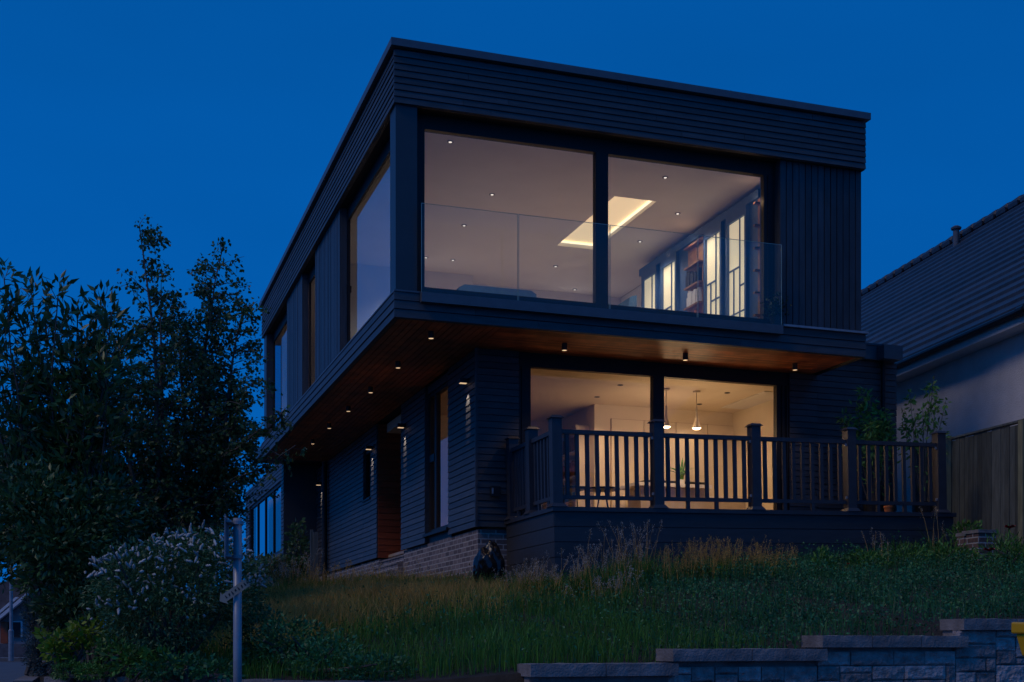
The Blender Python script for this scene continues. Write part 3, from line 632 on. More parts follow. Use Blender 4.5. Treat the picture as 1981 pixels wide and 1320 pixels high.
# little potted shrub behind the balustrade at its right end
p = Vector((XF(1498, .12), .10, zb1+.02)); tpl = thing('potted_shrub', p, 'small dark shrub in a pot behind the right end of the glass balustrade', 'plant')
b = MB(); b.tube([p, p+Vector((0, 0, .12))], [.06, .08], 14); b.build('pot', M['black'], tpl)
pts = np.array(p)+np.array([0, 0, .26])+rng.normal(size=(420, 3))*[.075, .05, .09]; v, f = leaves(pts, .045, .6); np_obj('foliage', v, f, M['leafd'], tpl)

# ------------------------------------------------------------------ fixtures on the outside
SOF = [(834, 655, 'nearest the front corner of the side soffit'), (770, 712, 'second along the side soffit'), (717, 760, 'third along the side soffit'), (674, 796, 'fourth along the side soffit'),
       (637, 829, 'fifth along the side soffit'), (605, 859, 'farthest back on the side soffit'), (1092, 678, 'left one over the deck'), (1326, 697, 'middle one over the deck'), (1538, 716, 'right one over the deck')]
for a, c, s in SOF:
    zz = zb0+.01-.10; p = atz(a, c, zz); p.z = zb0+.008
    t = thing('soffit_spotlight', p, 'black cylinder spotlight on the brown timber soffit, '+s, 'spotlight', 'cylinder spotlights under the cantilever')
    b = MB(); b.tube([p, p-Vector((0, 0, .10))], .04, 18, False); b.tube([p-Vector((0, 0, .10)), p-Vector((0, 0, .085))], [.04, .034], 18, False); b.build('housing', M['black'], t, smooth=True)
    b = MB(); b.tube([p-Vector((0, 0, .088)), p-Vector((0, 0, .10))], .033, 16); b.build('lens', M['lamp'], t)
    l = bpy.data.lights.new('spot_lamp', 'SPOT'); l.energy = 6 if a < 1000 else 14; l.color = (1, .66, .40); l.spot_size = R(95); l.spot_blend = .7; l.shadow_soft_size = .02
    o = bpy.data.objects.new('spot_lamp', l); col.objects.link(o); o.parent = t; o.location = (0, 0, -.11)
for a, c, s in [(893, 742, 'nearest the front corner'), (771, 828, 'at the edge of the red porch recess'), (708, 870, 'beside the slit window'), (610, 939, 'at the far end past the downpipe')]:
    # lamp sits proud of the side wall; a,c is its outer end
    yy = YL(a+12, X1); zz = ZZ(c, X1-.1, yy); p = Vector((X1-.002, yy, zz))
    t = thing('wall_light', p, 'small box downlight on the charcoal side wall, '+s, 'wall light', 'box wall lights along the side wall')
    b = MB(); b.box(p.x-.13, p.x, p.y-.045, p.y+.045, p.z+.006, p.z+.07); b.build('housing', M['black'], t)
    b = MB(); b.box(p.x-.12, p.x-.02, p.y-.035, p.y+.035, p.z, p.z+.005); b.build('lens', M['lamp'], t)
    l = bpy.data.lights.new('wall_lamp', 'SPOT'); l.energy = 19; l.color = (1, .78, .58); l.spot_size = R(38); l.spot_blend = .5; l.shadow_soft_size = .01
    o = bpy.data.objects.new('wall_lamp', l); col.objects.link(o); o.parent = t; o.location = (-.115, 0, -.02); o.rotation_euler = (0, R(-24), 0)

# ------------------------------------------------------------------ raised deck with railing (rotated slightly about Y: it climbs to the right)
dz = 3.35; DX0 = XF(1071.5, -.66); DL = 6.17
DK = thing('raised_deck', (DX0, -.66, dz), 'dark painted raised timber deck with post and baluster railing', 'deck', rot=(0, -R(1.15), 0))
b = MB()
for k in range(13): y = -.02+k*.15; b.box(0, DL, y, y+.143, -.028, 0)
b.build('deck_boards', M['deck'], DK)
b = MB(); hs = [-.045-.198*i for i in range(6)]
for i, z in enumerate(hs[:-1]):
    o = random.uniform(-.003, .003)
    b.box(-.0, DL, .0+o, .02+o, z-.192, z-.003); b.box(.0+o, .02+o, .022, 1.94, z-.192, z-.003)
b.box(.021, DL-.01, .024, .05, -1.04, -.05); b.box(.024, .05, .06, 1.9, -1.1, -.05); b.box(DL-.022, DL, .024, 1.94, -1.1, -.03)
b.build('skirt_boards', M['deck'], DK)
b = MB(); b.box(-.03, DL+.03, -.035, .03, -.045, .012); b.box(-.03, .03, .031, 1.94, -.045, .012); b.build('deck_edge', M['rail'], DK)
def lx(px, yl=0): return XF(px, -.66+yl)-DX0
px_posts = [1080, 1276.5, 1465.5, 1650, 1824]
PX_ = [lx(p) for p in px_posts]
def post(x, y, h=1.16):
    b = MB(); b.box(x-.068, x+.068, y-.068, y+.068, .0125, h); p = b.build('post', M['rail'], DK)
    b = MB(); b.hexa([(x-.095, y-.095, h), (x+.095, y-.095, h), (x+.095, y+.095, h), (x-.095, y+.095, h), (x-.06, y-.06, h+.035), (x+.06, y-.06, h+.035), (x+.06, y+.06, h+.035), (x-.06, y+.06, h+.035)]); b.build('post_cap', M['rail'], p)
    b = MB(); b.hexa([(x-.11, y-.11, .013), (x+.11, y-.11, .013), (x+.11, y+.11, .013), (x-.11, y+.11, .013), (x-.075, y-.075, .06), (x+.075, y-.075, .06), (x+.075, y+.075, .06), (x-.075, y+.075, .06)]); b.build('post_skirt', M['rail'], p)
for x in PX_: post(x, .06)
LP = [.06, .97, 1.80]
for y in LP[1:]: post(PX_[0]-.0, y)
base = None
def bal(x, y, long=False):
    global base
    z0 = .013 if long else .17
    b = MB(); b.box(x-.024, x+.024, y-.016, y+.016, z0, .965); b.build('baluster', M['rail'], DK)
for i in range(4):
    a, c = PX_[i]+.07, PX_[i+1]-.07
    b = MB(); b.box(a, c, .025, .095, .965, 1.02); b.build('handrail', M['rail'], DK); b = MB(); b.box(a, c, .04, .08, .12, .17); b.build('lower_rail', M['rail'], DK)
    n = 9
    for k in range(n):
        x = a+(c-a)*(k+.62)/(n+.25)
        b = MB(); lg = k in (2, 5); b.box(x-.025, x+.025, .043, .077, .171, .964); 
        if lg: b.box(x-.025, x+.025, .043, .077, .013, .119)
        b.build('baluster', M['rail'], DK)
    for x, z in ((c-.012, .93), (c-.012, .19)):
        b = MB(); b.box(x-.012, x+.012, .015, .04, z, z+.035); b.build('rail_bracket', M['galv'], DK)
for i in range(2):
    a, c = LP[i]+.07, LP[i+1]-.07; x = PX_[0]
    b = MB(); b.box(x-.035, x+.035, a, c, .965, 1.02); b.build('handrail', M['rail'], DK); b = MB(); b.box(x-.02, x+.02, a, c, .12, .17); b.build('lower_rail', M['rail'], DK)
    for k in range(6):
        y = a+(c-a)*(k+.5)/6; b = MB(); b.box(x-.016, x+.016, y-.024, y+.024, .171, .964)
        if k in (1, 4): b.box(x-.016, x+.016, y-.024, y+.024, .013, .119)
        b.build('baluster', M['rail'], DK)
# orange plant pot and shrubs behind the rail
def on_deck(px, yl): x = lx(px, yl); return Vector((DX0+x*math.cos(R(1.15)), -.66+yl, dz+.002+x*math.sin(R(1.15))))
p = on_deck(1720, .55)
t = thing('flower_pot', p, 'small orange terracotta flower pot standing on the deck behind the railing', 'flower pot')
b = MB(); b.tube([p, p+Vector((0, 0, .13))], [.05, .07], 18); b.build('pot_body', M['terracotta'], t); b = MB(); b.tube([p+Vector((0, 0, .131)), p+Vector((0, 0, .16))], .078, 18); b.build('rim', M['terracotta'], t)
b = MB(); b.tube([p+Vector((0, 0, .15)), p+Vector((.01, 0, .42)), p+Vector((-.02, 0, .5))], .006, 6); b.build('stem', M['dry'], t)

def branchy(name, base, tips, label, cat, leafm, leaf_l, per, spread, stem_r=.012, wr=.4, group=None, pot=None):
    t = thing(name, base, label, cat, group); b = MB(); P = []; A = []
    for q in tips:
        q = Vector(q); mid = (base+q)/2+Vector((rng.normal()*.04, rng.normal()*.04, .03)); pts = [base+Vector((0, 0, .02)), base.lerp(mid, .6), mid, q]
        b.tube(pts, [stem_r, stem_r*.8, stem_r*.6, stem_r*.25], 6)
        for k in range(per):
            s = rng.random()**.6; c = mid.lerp(q, s) if s > .25 else base.lerp(mid, .5+2*s); off = rng.normal(size=3)*spread*(.35+.65*(1-s)); P.append(np.array(c)+off); d = off+np.array([0, 0, -.02]); A.append(d+rng.normal(size=3)*spread*.4)
    b.build('stem', M['bark'], t); v, f = leaves(P, leaf_l, wr, A=np.array(A)+1e-4); np_obj('foliage', v, f, M[leafm], t)
    if pot: b = MB(); b.tube([base, base+Vector((0, 0, .28))], [.12, .17], 20); b.build('pot', M['black'], t)
    return t
p = on_deck(1690, 1.1); D_ = dep(p.x, p.y)
tips = [at(a, c, D_) + Vector((0, rng.normal()*.1, 0)) for a, c in ((1640, 800), (1665, 775), (1672, 752), (1690, 770), (1705, 790), (1650, 812), (1715, 800), (1722, 822), (1680, 815), (1700, 830), (1660, 830))]
branchy('potted_maple', p, tips, 'bushy potted shrub with narrow drooping leaves behind the deck railing', 'shrub', 'leafs', .11, 110, .085, wr=.3, pot=True)
p = on_deck(1790, 1.0); D_ = dep(p.x, p.y)
tips = [at(a, c, D_) for a, c in ((1808, 725), (1800, 745), (1830, 775), (1760, 760), (1745, 790), (1770, 800), (1812, 760), (1822, 838), (1785, 780), (1752, 815))]
branchy('slender_sapling', p, tips, 'slender leafy sapling reaching above the deck rail in front of the roughcast wall', 'sapling', 'leafs', .10, 46, .055, wr=.42, pot=True)
# meter box low on the stub wall
p = Vector((XF(955, Y1-.03), Y1-.03, ZZ(950, XF(955, Y1), Y1))); t = thing('outdoor_socket', p, 'small dark outdoor socket box on the shaded stub wall left of the deck', 'socket box')
b = MB(); b.box(p.x-.05, p.x+.09, p.y-.05, p.y, p.z-.09, p.z+.06); b.build('box', M['black'], t); b = MB(); b.box(p.x-.045, p.x-.02, p.y-.056, p.y-.0505, p.z-.05, p.z+.03); b.build('cover', M['galv'], t)

# ------------------------------------------------------------------ NEIGHBOUR to the right
na = R(-7.5)
def cam2w(L, D): return Vector((CX+L*ch+D*sh, CY-L*sh+D*ch, 0))
pe = cam2w(7.79, 19)                                      # eave line passes here
NB = thing('neighbour_house', (pe.x, pe.y, 3.0), 'neighbouring house with dark tiled roof and pale roughcast side wall', 'house', rot=(0, 0, na))
# local frame: +y along the eave away from the camera, +x up the slope; z from 3.0
ze = 3.72-.06; rw_, rh_ = 4.58, 4.40; y0, y1 = -7, 21
b = MB(); nC = 19
for i in range(nC):
    a, c = i/nC, (i+1)/nC
    xa_, xb_ = -.16+(rw_+.16)*a, -.16+(rw_+.16)*c; za_, zb_ = ze+rh_*a, ze+rh_*c; lift = .045
    b.hexa([(xa_, y0, za_-.02), (xb_+.03, y0, zb_-.02), (xb_+.03, y1, zb_-.02), (xa_, y1, za_-.02), (xa_, y0, za_+lift), (xb_+.03, y0, zb_+.012), (xb_+.03, y1, zb_+.012), (xa_, y1, za_+lift)])
rf = b.build('roof', M['tile'], NB)
b = MB(); b.hexa([(rw_, y0, ze+rh_), (2*rw_+.2, y0, ze), (2*rw_+.2, y1, ze), (rw_, y1, ze+rh_), (rw_, y0, ze+rh_+.04), (2*rw_+.2, y0, ze+.04), (2*rw_+.2, y1, ze+.04), (rw_, y1, ze+rh_+.04)]); b.build('far_roof_slope', M['tile'], NB)
b = MB(); y = y0
while y < y1: b.tube([(rw_, y, ze+rh_-.02), (rw_, y+.02, ze+rh_+.0), (rw_, y+.40, ze+rh_+.0), (rw_, y+.44, ze+rh_-.03)], [.10, .145, .125, .09], 10); y += .45
b.build('ridge_tiles', M['tile'], rf)
b = MB(); b.box(.25, 2*rw_-.2, y0+.1, y1-.1, -.6, ze-.02); b.build('wall', M['render'], NB)
b = MB(); b.box(-.10, -.07, y0, y1, ze-.22, ze-.04); b.box(-.069, .249, y0, y1, ze-.22, ze-.20); b.build('fascia_board', M['white'], NB)
b = MB(); b.tube([(-.16, y0, ze-.05), (-.16, y1, ze-.05)], .058, 10); b.tube([(-.16, -.28, ze-.05), (-.16, -.1, ze-.05)], .072, 10); b.build('gutter', M['black'], NB)
def nloc(px, py, slope_frac):                             # y along the roof where px falls on the slope
    xl = -.16+(rw_+.16)*slope_frac; best = None
    for k in range(400):
        yy = -6+k*.07; wx = pe.x+xl*math.cos(na)-yy*math.sin(na); wy = pe.y+xl*math.sin(na)+yy*math.cos(na)
        D = dep(wx, wy); L = (wx-CX)*ch-(wy-CY)*sh; e_ = abs(PX0+L/D*FPX-px)
        if best is None or e_ < best[0]: best = (e_, xl, yy)
    return best[1], best[2]
xl, yy = nloc(1851, 460, .93); zz = ze+rh_*.93
b = MB(); b.tube([(xl, yy, zz-.1), (xl, yy, zz+.36)], .07, 14); b.tube([(xl, yy, zz+.36), (xl, yy, zz+.40), (xl, yy, zz+.44)], [.11, .12, .06], 14); b.build('vent_pipe', M['cap'], rf)

# boundary fence
F1, F2 = cam2w(6.71, 19.1), cam2w(7.18, 17.5); fd = (F2-F1).normalized(); A0 = F1-fd*1.0; LF = 6.5; zt_f = 4.745
FE = thing('boundary_fence', (A0.x, A0.y, 2.9), 'weathered vertical board garden fence between the deck and the roughcast wall', 'fence', rot=(0, 0, math.atan2(fd.y, fd.x)))
# local x along fence toward the camera
b = MB(); x = 0
while x < LF: w_ = random.uniform(.085, .105); b.box(x, x+w_, random.uniform(-.012, 0), .014, -.25, zt_f-2.9-random.uniform(.03, .06)); x += w_+random.choice((.004, .006, .012, .02))
b.build('boards', M['timber'], FE)
b = MB(); b.box(0, LF, .016, .07, .3, .4); b.box(0, LF, .016, .07, 1.3, 1.4); b.box(-.02, LF, -.03, .07, zt_f-2.9-.028, zt_f-2.9); b.build('rail', M['timber'], FE)
for x in (.98, 2.72, 4.6): b = MB(); b.box(x-.05, x+.05, -.11, -.014, -.3, zt_f-2.9-.03); b.build('fence_post', M['timberp'], FE)

# ------------------------------------------------------------------ retaining wall of split stone with stepped coping
RW = thing('retaining_wall', (XS[0], WY, .4), 'low grey split stone retaining wall with stepped coping slabs along the street', 'wall')
rngw = random.Random(5)
xw_end = 9.5
steps = [(XS[0], XS[1], ZS[0]), (XS[1], XS[2], ZS[1]), (XS[2], XS[3], ZS[2]), (XS[3], xw_end, ZS[3])]
def topz(x):
    for a, c, z in steps:
        if a-1e-6 <= x < c: return z
    return steps[-1][2]
b = MB(); ct = .092; hc = .0575
occ = set(); nx = int((xw_end-XS[0])/.1); ncol = nx
for r in range(0, 26):
    for c in range(ncol):
        if (c, r) in occ: continue
        zt0 = ZS[3]-ct-r*hc; x = XS[0]+c*.1
        if zt0 > topz(x+.05)-ct+1e-3 or zt0 < .45: continue
        wmax = rngw.choice((2, 2, 3, 3, 4)); hmax = rngw.choice((1, 2, 2, 2, 3)); w_ = 0
        while w_ < wmax and c+w_ < ncol and (c+w_, r) not in occ and zt0 <= topz(x+w_*.1+.05)-ct+1e-3: w_ += 1
        hh = 1
        while hh < hmax and all((c+q, r+hh) not in occ for q in range(w_)): hh += 1
        for q in range(w_):
            for s in range(hh): occ.add((c+q, r+s))
        # rock faced block: a small grid pushed in and out
        X0, X1_, Z1, Z0 = x+.004, x+w_*.1-.004, zt0-.003, zt0-hh*hc+.003; o = rngw.uniform(.0, .015)
        gx, gz = max(3, w_*5), max(3, hh*4); n0 = len(b.v)
        for j in range(gz+1):
            for i in range(gx+1):
                u, v_ = i/gx, j/gz; edge = min(u, 1-u, v_, 1-v_); xx = X0+(X1_-X0)*u; zz = Z0+(Z1-Z0)*v_
                dd = (0 if edge == 0 else .010+.012*noise.noise((xx*9, zz*14, c))+.010*noise.noise((xx*30, zz*30, r)))
                b.v.append((xx, WY+.02-o*.6-dd, zz))
        for j in range(gz):
            for i in range(gx): q = n0+j*(gx+1)+i; b.f.append((q, q+1, q+gx+2, q+gx+1))
        n1 = len(b.v); b.v += [(X0, WY+.06, Z0), (X1_, WY+.06, Z0), (X1_, WY+.06, Z1), (X0, WY+.06, Z1)]
        c00, c10, c11, c01 = n0, n0+gx, n0+gz*(gx+1)+gx, n0+gz*(gx+1)
        b.f += [(c00, n1, n1+1, c10)] if False else []
        b.f.append(tuple([n1, n1+1]+[n0+i for i in range(gx, -1, -1)])); b.f.append(tuple([n1+2, n1+3]+[c01+i for i in range(gx+1)]))
        b.f.append(tuple([n1+3, n1]+[n0+j*(gx+1) for j in range(gz+1)])); b.f.append(tuple([n1+1, n1+2]+[n0+j*(gx+1)+gx for j in range(gz, -1, -1)]))
b.build('stone_blocks', M['stone'], RW)
b = MB()
for a, c, z in steps: b.box(a+.01, c-.002, WY+.05, WY+.25, .3, z-ct-.002)
b.build('mortar_core', M['coping'], RW)
for si, (a, c, z) in enumerate(steps):
    L_ = c-a+(.05 if si < 3 else 0); n = max(1, round(L_/.55)); xx = a-.012
    for k in range(n):
        x0_, x1_ = xx+k*L_/n, xx+(k+1)*L_/n-.006
        b = MB(); gx = 14; n0 = len(b.v)
        prof = [(-.045, 0), (-.047, .5), (-.045, 1), (.26, 1), (.26, 0)]
        for i in range(gx+1):
            x = x0_+(x1_-x0_)*i/gx
            for (yo, t) in prof:
                j = .004*noise.noise((x*12, t*5, si)) + (.006*noise.noise((x*25, 3, si)) if t == 1 else 0); b.v.append((x, WY+yo+(j if yo < 0 else 0), z-ct+ct*t+(j if t > 0 else 0)))
        for i in range(gx):
            for q in range(5): r2 = (q+1) % 5; b.f.append((n0+i*5+q, n0+i*5+r2, n0+(i+1)*5+r2, n0+(i+1)*5+q))
        b.f.append(tuple(n0+q for q in range(4, -1, -1))); b.f.append(tuple(n0+gx*5+q for q in range(5)))
        b.build('coping_slab', M['coping'], RW)
# lower wall return and low kerb round the planting bed on the left
k0, k1 = at(85, 1309, 10.0), at(640, 1322, 9.2)
KB = thing('bed_edging', (k0.x, k0.y, .9), 'low rough stone edging along the front of the planting bed on the left', 'edging')
b = MB(); nn = 16; dd = Vector((XS[0]-.02-k0.x, WY+.03-k0.y, 0)); pr = Vector((-dd.y, dd.x, 0)).normalized()*.16
for i in range(nn):
    a = Vector((k0.x, k0.y, 0))+dd*(i/nn); c = Vector((k0.x, k0.y, 0))+dd*((i+.985)/nn); z = np.interp(i/nn, [0, 1], [k0.z, 1.30])+random.uniform(-.006, .006)
    b.hexa([(a.x, a.y, .4), (c.x, c.y, .4), (c.x+pr.x, c.y+pr.y, .4), (a.x+pr.x, a.y+pr.y, .4), (a.x, a.y, z), (c.x, c.y, z+.004), (c.x+pr.x, c.y+pr.y, z), (a.x+pr.x, a.y+pr.y, z)])
b.build('edging_stones', M['coping'], KB)
b = MB(); q = Vector((-4.15, 0, 0))
for i in range(14): y = -5.0+i*2.2; b.box(-4.3, -4.152, y, y+2.17, .5, float(terr(-4.1, y))+.05)
b.build('side_kerb', M['coping'], KB)

# ------------------------------------------------------------------ sign post
pp = at(459.5, 1245, 8.7); zt_ = ZZ(1003, pp.x, pp.y); zb_ = float(road_z(0, pp.y))
SPo = thing('sign_post', (pp.x, pp.y, zb_), 'grey metal sign post with an edge on plate and a small tilted arrow plate', 'sign post')
b = MB(); b.tube([(pp.x, pp.y, zb_-.1), (pp.x, pp.y, zt_)], .030, 20); b.build('pole', M['galv'], SPo, smooth=True)
r_ = Vector((ch, -sh, 0)); fw = Vector((sh, ch, 0))
def cbox(b, c, L0, L1, z0, z1, d0, d1):
    P8 = []
    for z in (z0, z1):
        for (l, d) in ((L0, d0), (L1, d0), (L1, d1), (L0, d1)): q = Vector((c.x, c.y, 0))+r_*(l-.165*d)+fw*d; P8.append((q.x, q.y, z))
    b.hexa(P8)
z1_, z0_ = ZZ(1000, pp.x, pp.y), ZZ(1084, pp.x, pp.y)
b = MB(); cbox(b, pp, -.078, -.074, z0_, z1_, -.20, .20); tag(b.build('sign_plate', M['galv'], SPo), None)
b = MB(); cbox(b, pp, -.0735, -.035, z1_-.05, z1_-.035, -.15, .15); cbox(b, pp, -.0735, -.035, z0_+.015, z0_+.03, -.15, .15); cbox(b, pp, -.0735, -.060, z0_+.0305, z1_-.0505, -.02, .0)
b.build('mounting_channel', M['galv'], SPo)
b = MB(); b.tube([(pp.x, pp.y, z1_-.055), (pp.x, pp.y, z1_-.03)], .041, 18); b.tube([(pp.x, pp.y, z0_+.01), (pp.x, pp.y, z0_+.035)], .041, 18); b.build('clamp', M['galv'], SPo)
ca = at(454, 1144, 8.7-.042); ar = MB(); th = R(34)
def aw(u, v_, d=0.0): q = ca+r_*(u*math.cos(th)-v_*math.sin(th))+Vector((0, 0, 1))*(u*math.sin(th)+v_*math.cos(th))-fw*d; return q
ar.prism([aw(-.125, .0), aw(-.085, -.05), aw(-.085, -.028), aw(.115, -.028), aw(.10, .0), aw(.115, .028), aw(-.085, .028), aw(-.085, .05)], -fw*.004)
apl = ar.build('arrow_plate', mat('arrow_plate_paint', (.30, .29, .24), .6, .1), SPo)
b = MB()
for k in range(7):
    u = -.07+k*.026; s_ = .007 if k % 2 else .010
    b.prism([aw(u-.006, -s_-.004*(k % 3), .0045), aw(u+.006, -s_, .0045), aw(u+.007*(k % 2), s_+.004, .0045), aw(u-.004, s_, .0045)], -fw*.001)
b.build('arrow_marking', M['black'], apl)

# ------------------------------------------------------------------ yellow grit bin at the right edge
g0 = at(1959, 1215, 8.3); zgr = float(road_z(0, g0.y)); zl_ = g0.z
GB = thing('grit_bin', (g0.x+.45, g0.y-.3, zgr), 'yellow plastic grit bin with overhanging lid at the right edge of the frame', 'grit bin')
b = MB(); X_, Y_ = g0.x, g0.y-.70
b.hexa([(X_+.16, Y_+.12, zgr), (X_+.9, Y_+.12, zgr), (X_+.9, Y_+.6, zgr), (X_+.16, Y_+.6, zgr), (X_+.10, Y_+.06, zl_-.19), (X_+.96, Y_+.06, zl_-.19), (X_+.96, Y_+.66, zl_-.19), (X_+.10, Y_+.66, zl_-.19)])
b.hexa([(X_+.055, Y_+.04, zl_-.189), (X_+1.0, Y_+.04, zl_-.189), (X_+1.0, Y_+.68, zl_-.189), (X_+.055, Y_+.68, zl_-.189), (X_+.02, Y_+.02, zl_-.04), (X_+1.03, Y_+.02, zl_-.04), (X_+1.03, Y_+.7, zl_-.04), (X_+.02, Y_+.7, zl_-.04)])
b.build('bin_body', M['yellow'], GB)
b = MB(); b.hexa([(X_, Y_, zl_-.039), (X_+1.05, Y_, zl_-.039), (X_+1.05, Y_+.72, zl_-.039), (X_, Y_+.72, zl_-.039), (X_, Y_, zl_), (X_+1.05, Y_, zl_), (X_+1.05, Y_+.72, zl_+.04), (X_, Y_+.72, zl_+.04)])
b.hexa([(X_+.08, Y_+.08, zl_+.008), (X_+.97, Y_+.08, zl_+.008), (X_+.97, Y_+.66, zl_+.045), (X_+.08, Y_+.66, zl_+.045), (X_+.2, Y_+.2, zl_+.07), (X_+.85, Y_+.2, zl_+.07), (X_+.85, Y_+.6, zl_+.10), (X_+.2, Y_+.6, zl_+.10)])
ld = b.build('lid', M['yellow'], GB)
for o_ in (GB.children):
    md = o_.modifiers.new('bev', 'BEVEL'); md.width = .012; md.segments = 2

# ------------------------------------------------------------------ rubbish sack beside the plinth
import bmesh
def lump(name, c, r, m, label, cat, amp=.25, sub=5, sc=3.0, flat=None):
    bm = bmesh.new(); bmesh.ops.create_icosphere(bm, subdivisions=sub, radius=1)
    for v in bm.verts:
        n = v.co.normalized(); k = 1+amp*.6*noise.noise(n*sc*.6)-amp*.35*abs(noise.noise(n*sc*1.6))-amp*.12*abs(noise.noise(n*sc*4)); top = max(0, n.z)
        v.co = Vector((n.x*r[0]*k*(1-.45*top*top), n.y*r[1]*k*(1-.45*top*top), max(n.z*r[2]*k, -r[2]*.8)))
    me = bpy.data.meshes.new(name); bm.to_mesh(me); bm.free(); me.materials.append(m); me.polygons.foreach_set('use_smooth', [True]*len(me.polygons))
    o = bpy.data.objects.new(name, me); col.objects.link(o); o.location = c; return tag(o, label, cat)
pb = at(948, 1083, 17.3); lump('rubbish_sack', (pb.x, pb.y, float(terr(pb.x, pb.y))+.27), (.23, .21, .36), M['bag'], 'crumpled black plastic sack slumped against the brick plinth corner', 'sack', .30)

# two timber stakes, brick pier and low wall by the fence
for a, c0, lab in ((603, 1025, 'thinner left one of two old timber stakes by the far side wall'), (610, 1030, 'thicker right one of two old timber stakes by the far side wall')):
    q = at(a, c0, 20.0); g_ = float(terr(q.x, q.y)); b = MB(); w_ = .022 if a == 603 else .038; b.box(q.x-w_, q.x+w_, q.y-w_, q.y+w_, g_-.3, q.z)
    o = b.build('timber_stake', M['timber'], None, (q.x, q.y, g_)); tag(o, lab, 'stake', 'timber stakes')
q = at(1893, 1064, 16.4); q2 = at(1936, 1064, 16.4); zt_ = ZZ(1031, q.x, q.y)
PR = thing('brick_pier', (q.x, q.y, 2.4), 'small brown brick pier with a stone cap at the foot of the garden fence', 'pier')
b = MB(); b.box(q.x, q2.x, q.y, q.y+.3, 2.3, zt_); b.build('brickwork', M['rbrick'], PR); b = MB(); b.box(q.x-.015, q2.x+.015, q.y-.015, q.y+.315, zt_+.001, zt_+.045); b.build('pier_cap', M['coping'], PR)
LWq = at(1850, 1050, 17.2); LW = thing('garden_wall', (LWq.x, LWq.y, 2.4), 'dark low brick garden wall running from the deck to the pier', 'wall')
b = MB(); b.box(LWq.x, q.x-.02, LWq.y-.5, LWq.y-.35, 2.3, zt_-.02); b.build('brickwork', M['rbrick'], LW); b = MB(); b.box(LWq.x-.01, q.x-.022, LWq.y-.52, LWq.y-.33, zt_-.019, zt_+.025); b.build('wall_cap', M['coping'], LW)

# ------------------------------------------------------------------ far street on the left
FD = 48.0
def fp(px, py, D=FD): return at(px, py, D)
def slab(b, pts, d): b.prism(pts, fw*d)
gz = 1.05
FH = thing('far_house', (fp(20, 1245).x, fp(20, 1245).y, gz), 'distant bungalow with a tiled roof and pale gable at the end of the side street', 'house')
b = MB(); slab(b, [fp(-30, 1262), fp(95, 1262), fp(95, 1180), fp(60, 1151), fp(0, 1199), fp(-30, 1199)], 6); b.build('wall', mat('far_render', (.30, .27, .28), .9, .1), FH)
b = MB(); o_ = -fw*.25
slab(b, [fp(-40, 1199)+o_, fp(3, 1201)+o_, fp(62, 1152)+o_, fp(60, 1118)+o_, fp(20, 1125)+o_, fp(-40, 1135)+o_], .24); b.build('roof', mat('far_roof', (.10, .085, .09), .8, .3, scale=4, bump=.5, bscale=10), FH)
b = MB(); o_ = -fw*.5
slab(b, [fp(-2, 1201)+o_, fp(3, 1204)+o_, fp(64, 1154)+o_, fp(60, 1149)+o_], .2); slab(b, [fp(-8, 1196)+o_, fp(-2, 1198)+o_, fp(45, 1157)+o_, fp(40, 1156)+o_], .2); b.build('bargeboard', M['white'], FH)
b = MB(); o_ = -fw*.1; slab(b, [fp(26, 1202)+o_, fp(45, 1202)+o_, fp(45, 1232)+o_, fp(26, 1232)+o_], .08); wn = b.build('window_frame', M['white'], FH)
b = MB(); o_ = -fw*.13; slab(b, [fp(20, 1204)+o_, fp(42, 1204)+o_, fp(42, 1232)+o_, fp(20, 1232)+o_], .02); b.build('window_pane', M['dark'], wn)
b = MB(); o_ = -fw*.15; slab(b, [fp(4, 1203)+o_, fp(18, 1203)+o_, fp(18, 1245)+o_, fp(4, 1245)+o_], .1); b.build('door', M['porch'], FH)
q0 = fp(-60, 1262, 40); q1 = fp(110, 1262, 40)
FWl = thing('street_wall', (q0.x, q0.y, 1.0), 'low dark wall in front of the distant bungalow', 'wall')
b = MB(); a0, a1 = fp(-60, 1262, 40), fp(110, 1262, 40); b.prism([(a0.x, a0.y, .9), (a1.x, a1.y, .9), (a1.x, a1.y, ZZ(1246, a1.x, a1.y)), (a0.x, a0.y, ZZ(1246, a0.x, a0.y))], fw*.2); b.build('wall_body', mat('dark_blockwork', (.10, .10, .12), .9, .2), FWl)
pvm = mat('paving', (.16, .15, .15), .9, .2)
a0, a1 = fp(-80, 1268, 39.8), fp(110, 1268, 39.8); b = MB(); b.prism([(a0.x, a0.y, 1.0), (a1.x, a1.y, 1.0), (a1.x, a1.y, 1.16), (a0.x, a0.y, 1.16)], -fw*2.2); tag(b.build('pavement', pvm), kind='structure')
lp_ = at(21.5, 1262, 36); LPp = thing('street_lamp', (lp_.x, lp_.y, 1.1), 'slim pale metal street lamp column on the far pavement, unlit', 'street lamp')
b = MB(); b.tube([(lp_.x, lp_.y, 1.1), (lp_.x, lp_.y, ZZ(1220, lp_.x, lp_.y)), (lp_.x, lp_.y, ZZ(1218, lp_.x, lp_.y)), (lp_.x, lp_.y, 6.5)], [.075, .075, .05, .04], 12); b.build('column', M['galv'], LPp)
b = MB(); q = Vector((lp_.x, lp_.y, 6.5)); b.tube([q, q+Vector((.1, 0, .12)), q+Vector((.5, 0, .15))], .03, 8); b.build('arm', M['galv'], LPp); b = MB(); b.box(q.x+.5, q.x+.95, q.y-.09, q.y+.09, 6.62, 6.72); b.build('lamp_head', M['galv'], LPp)

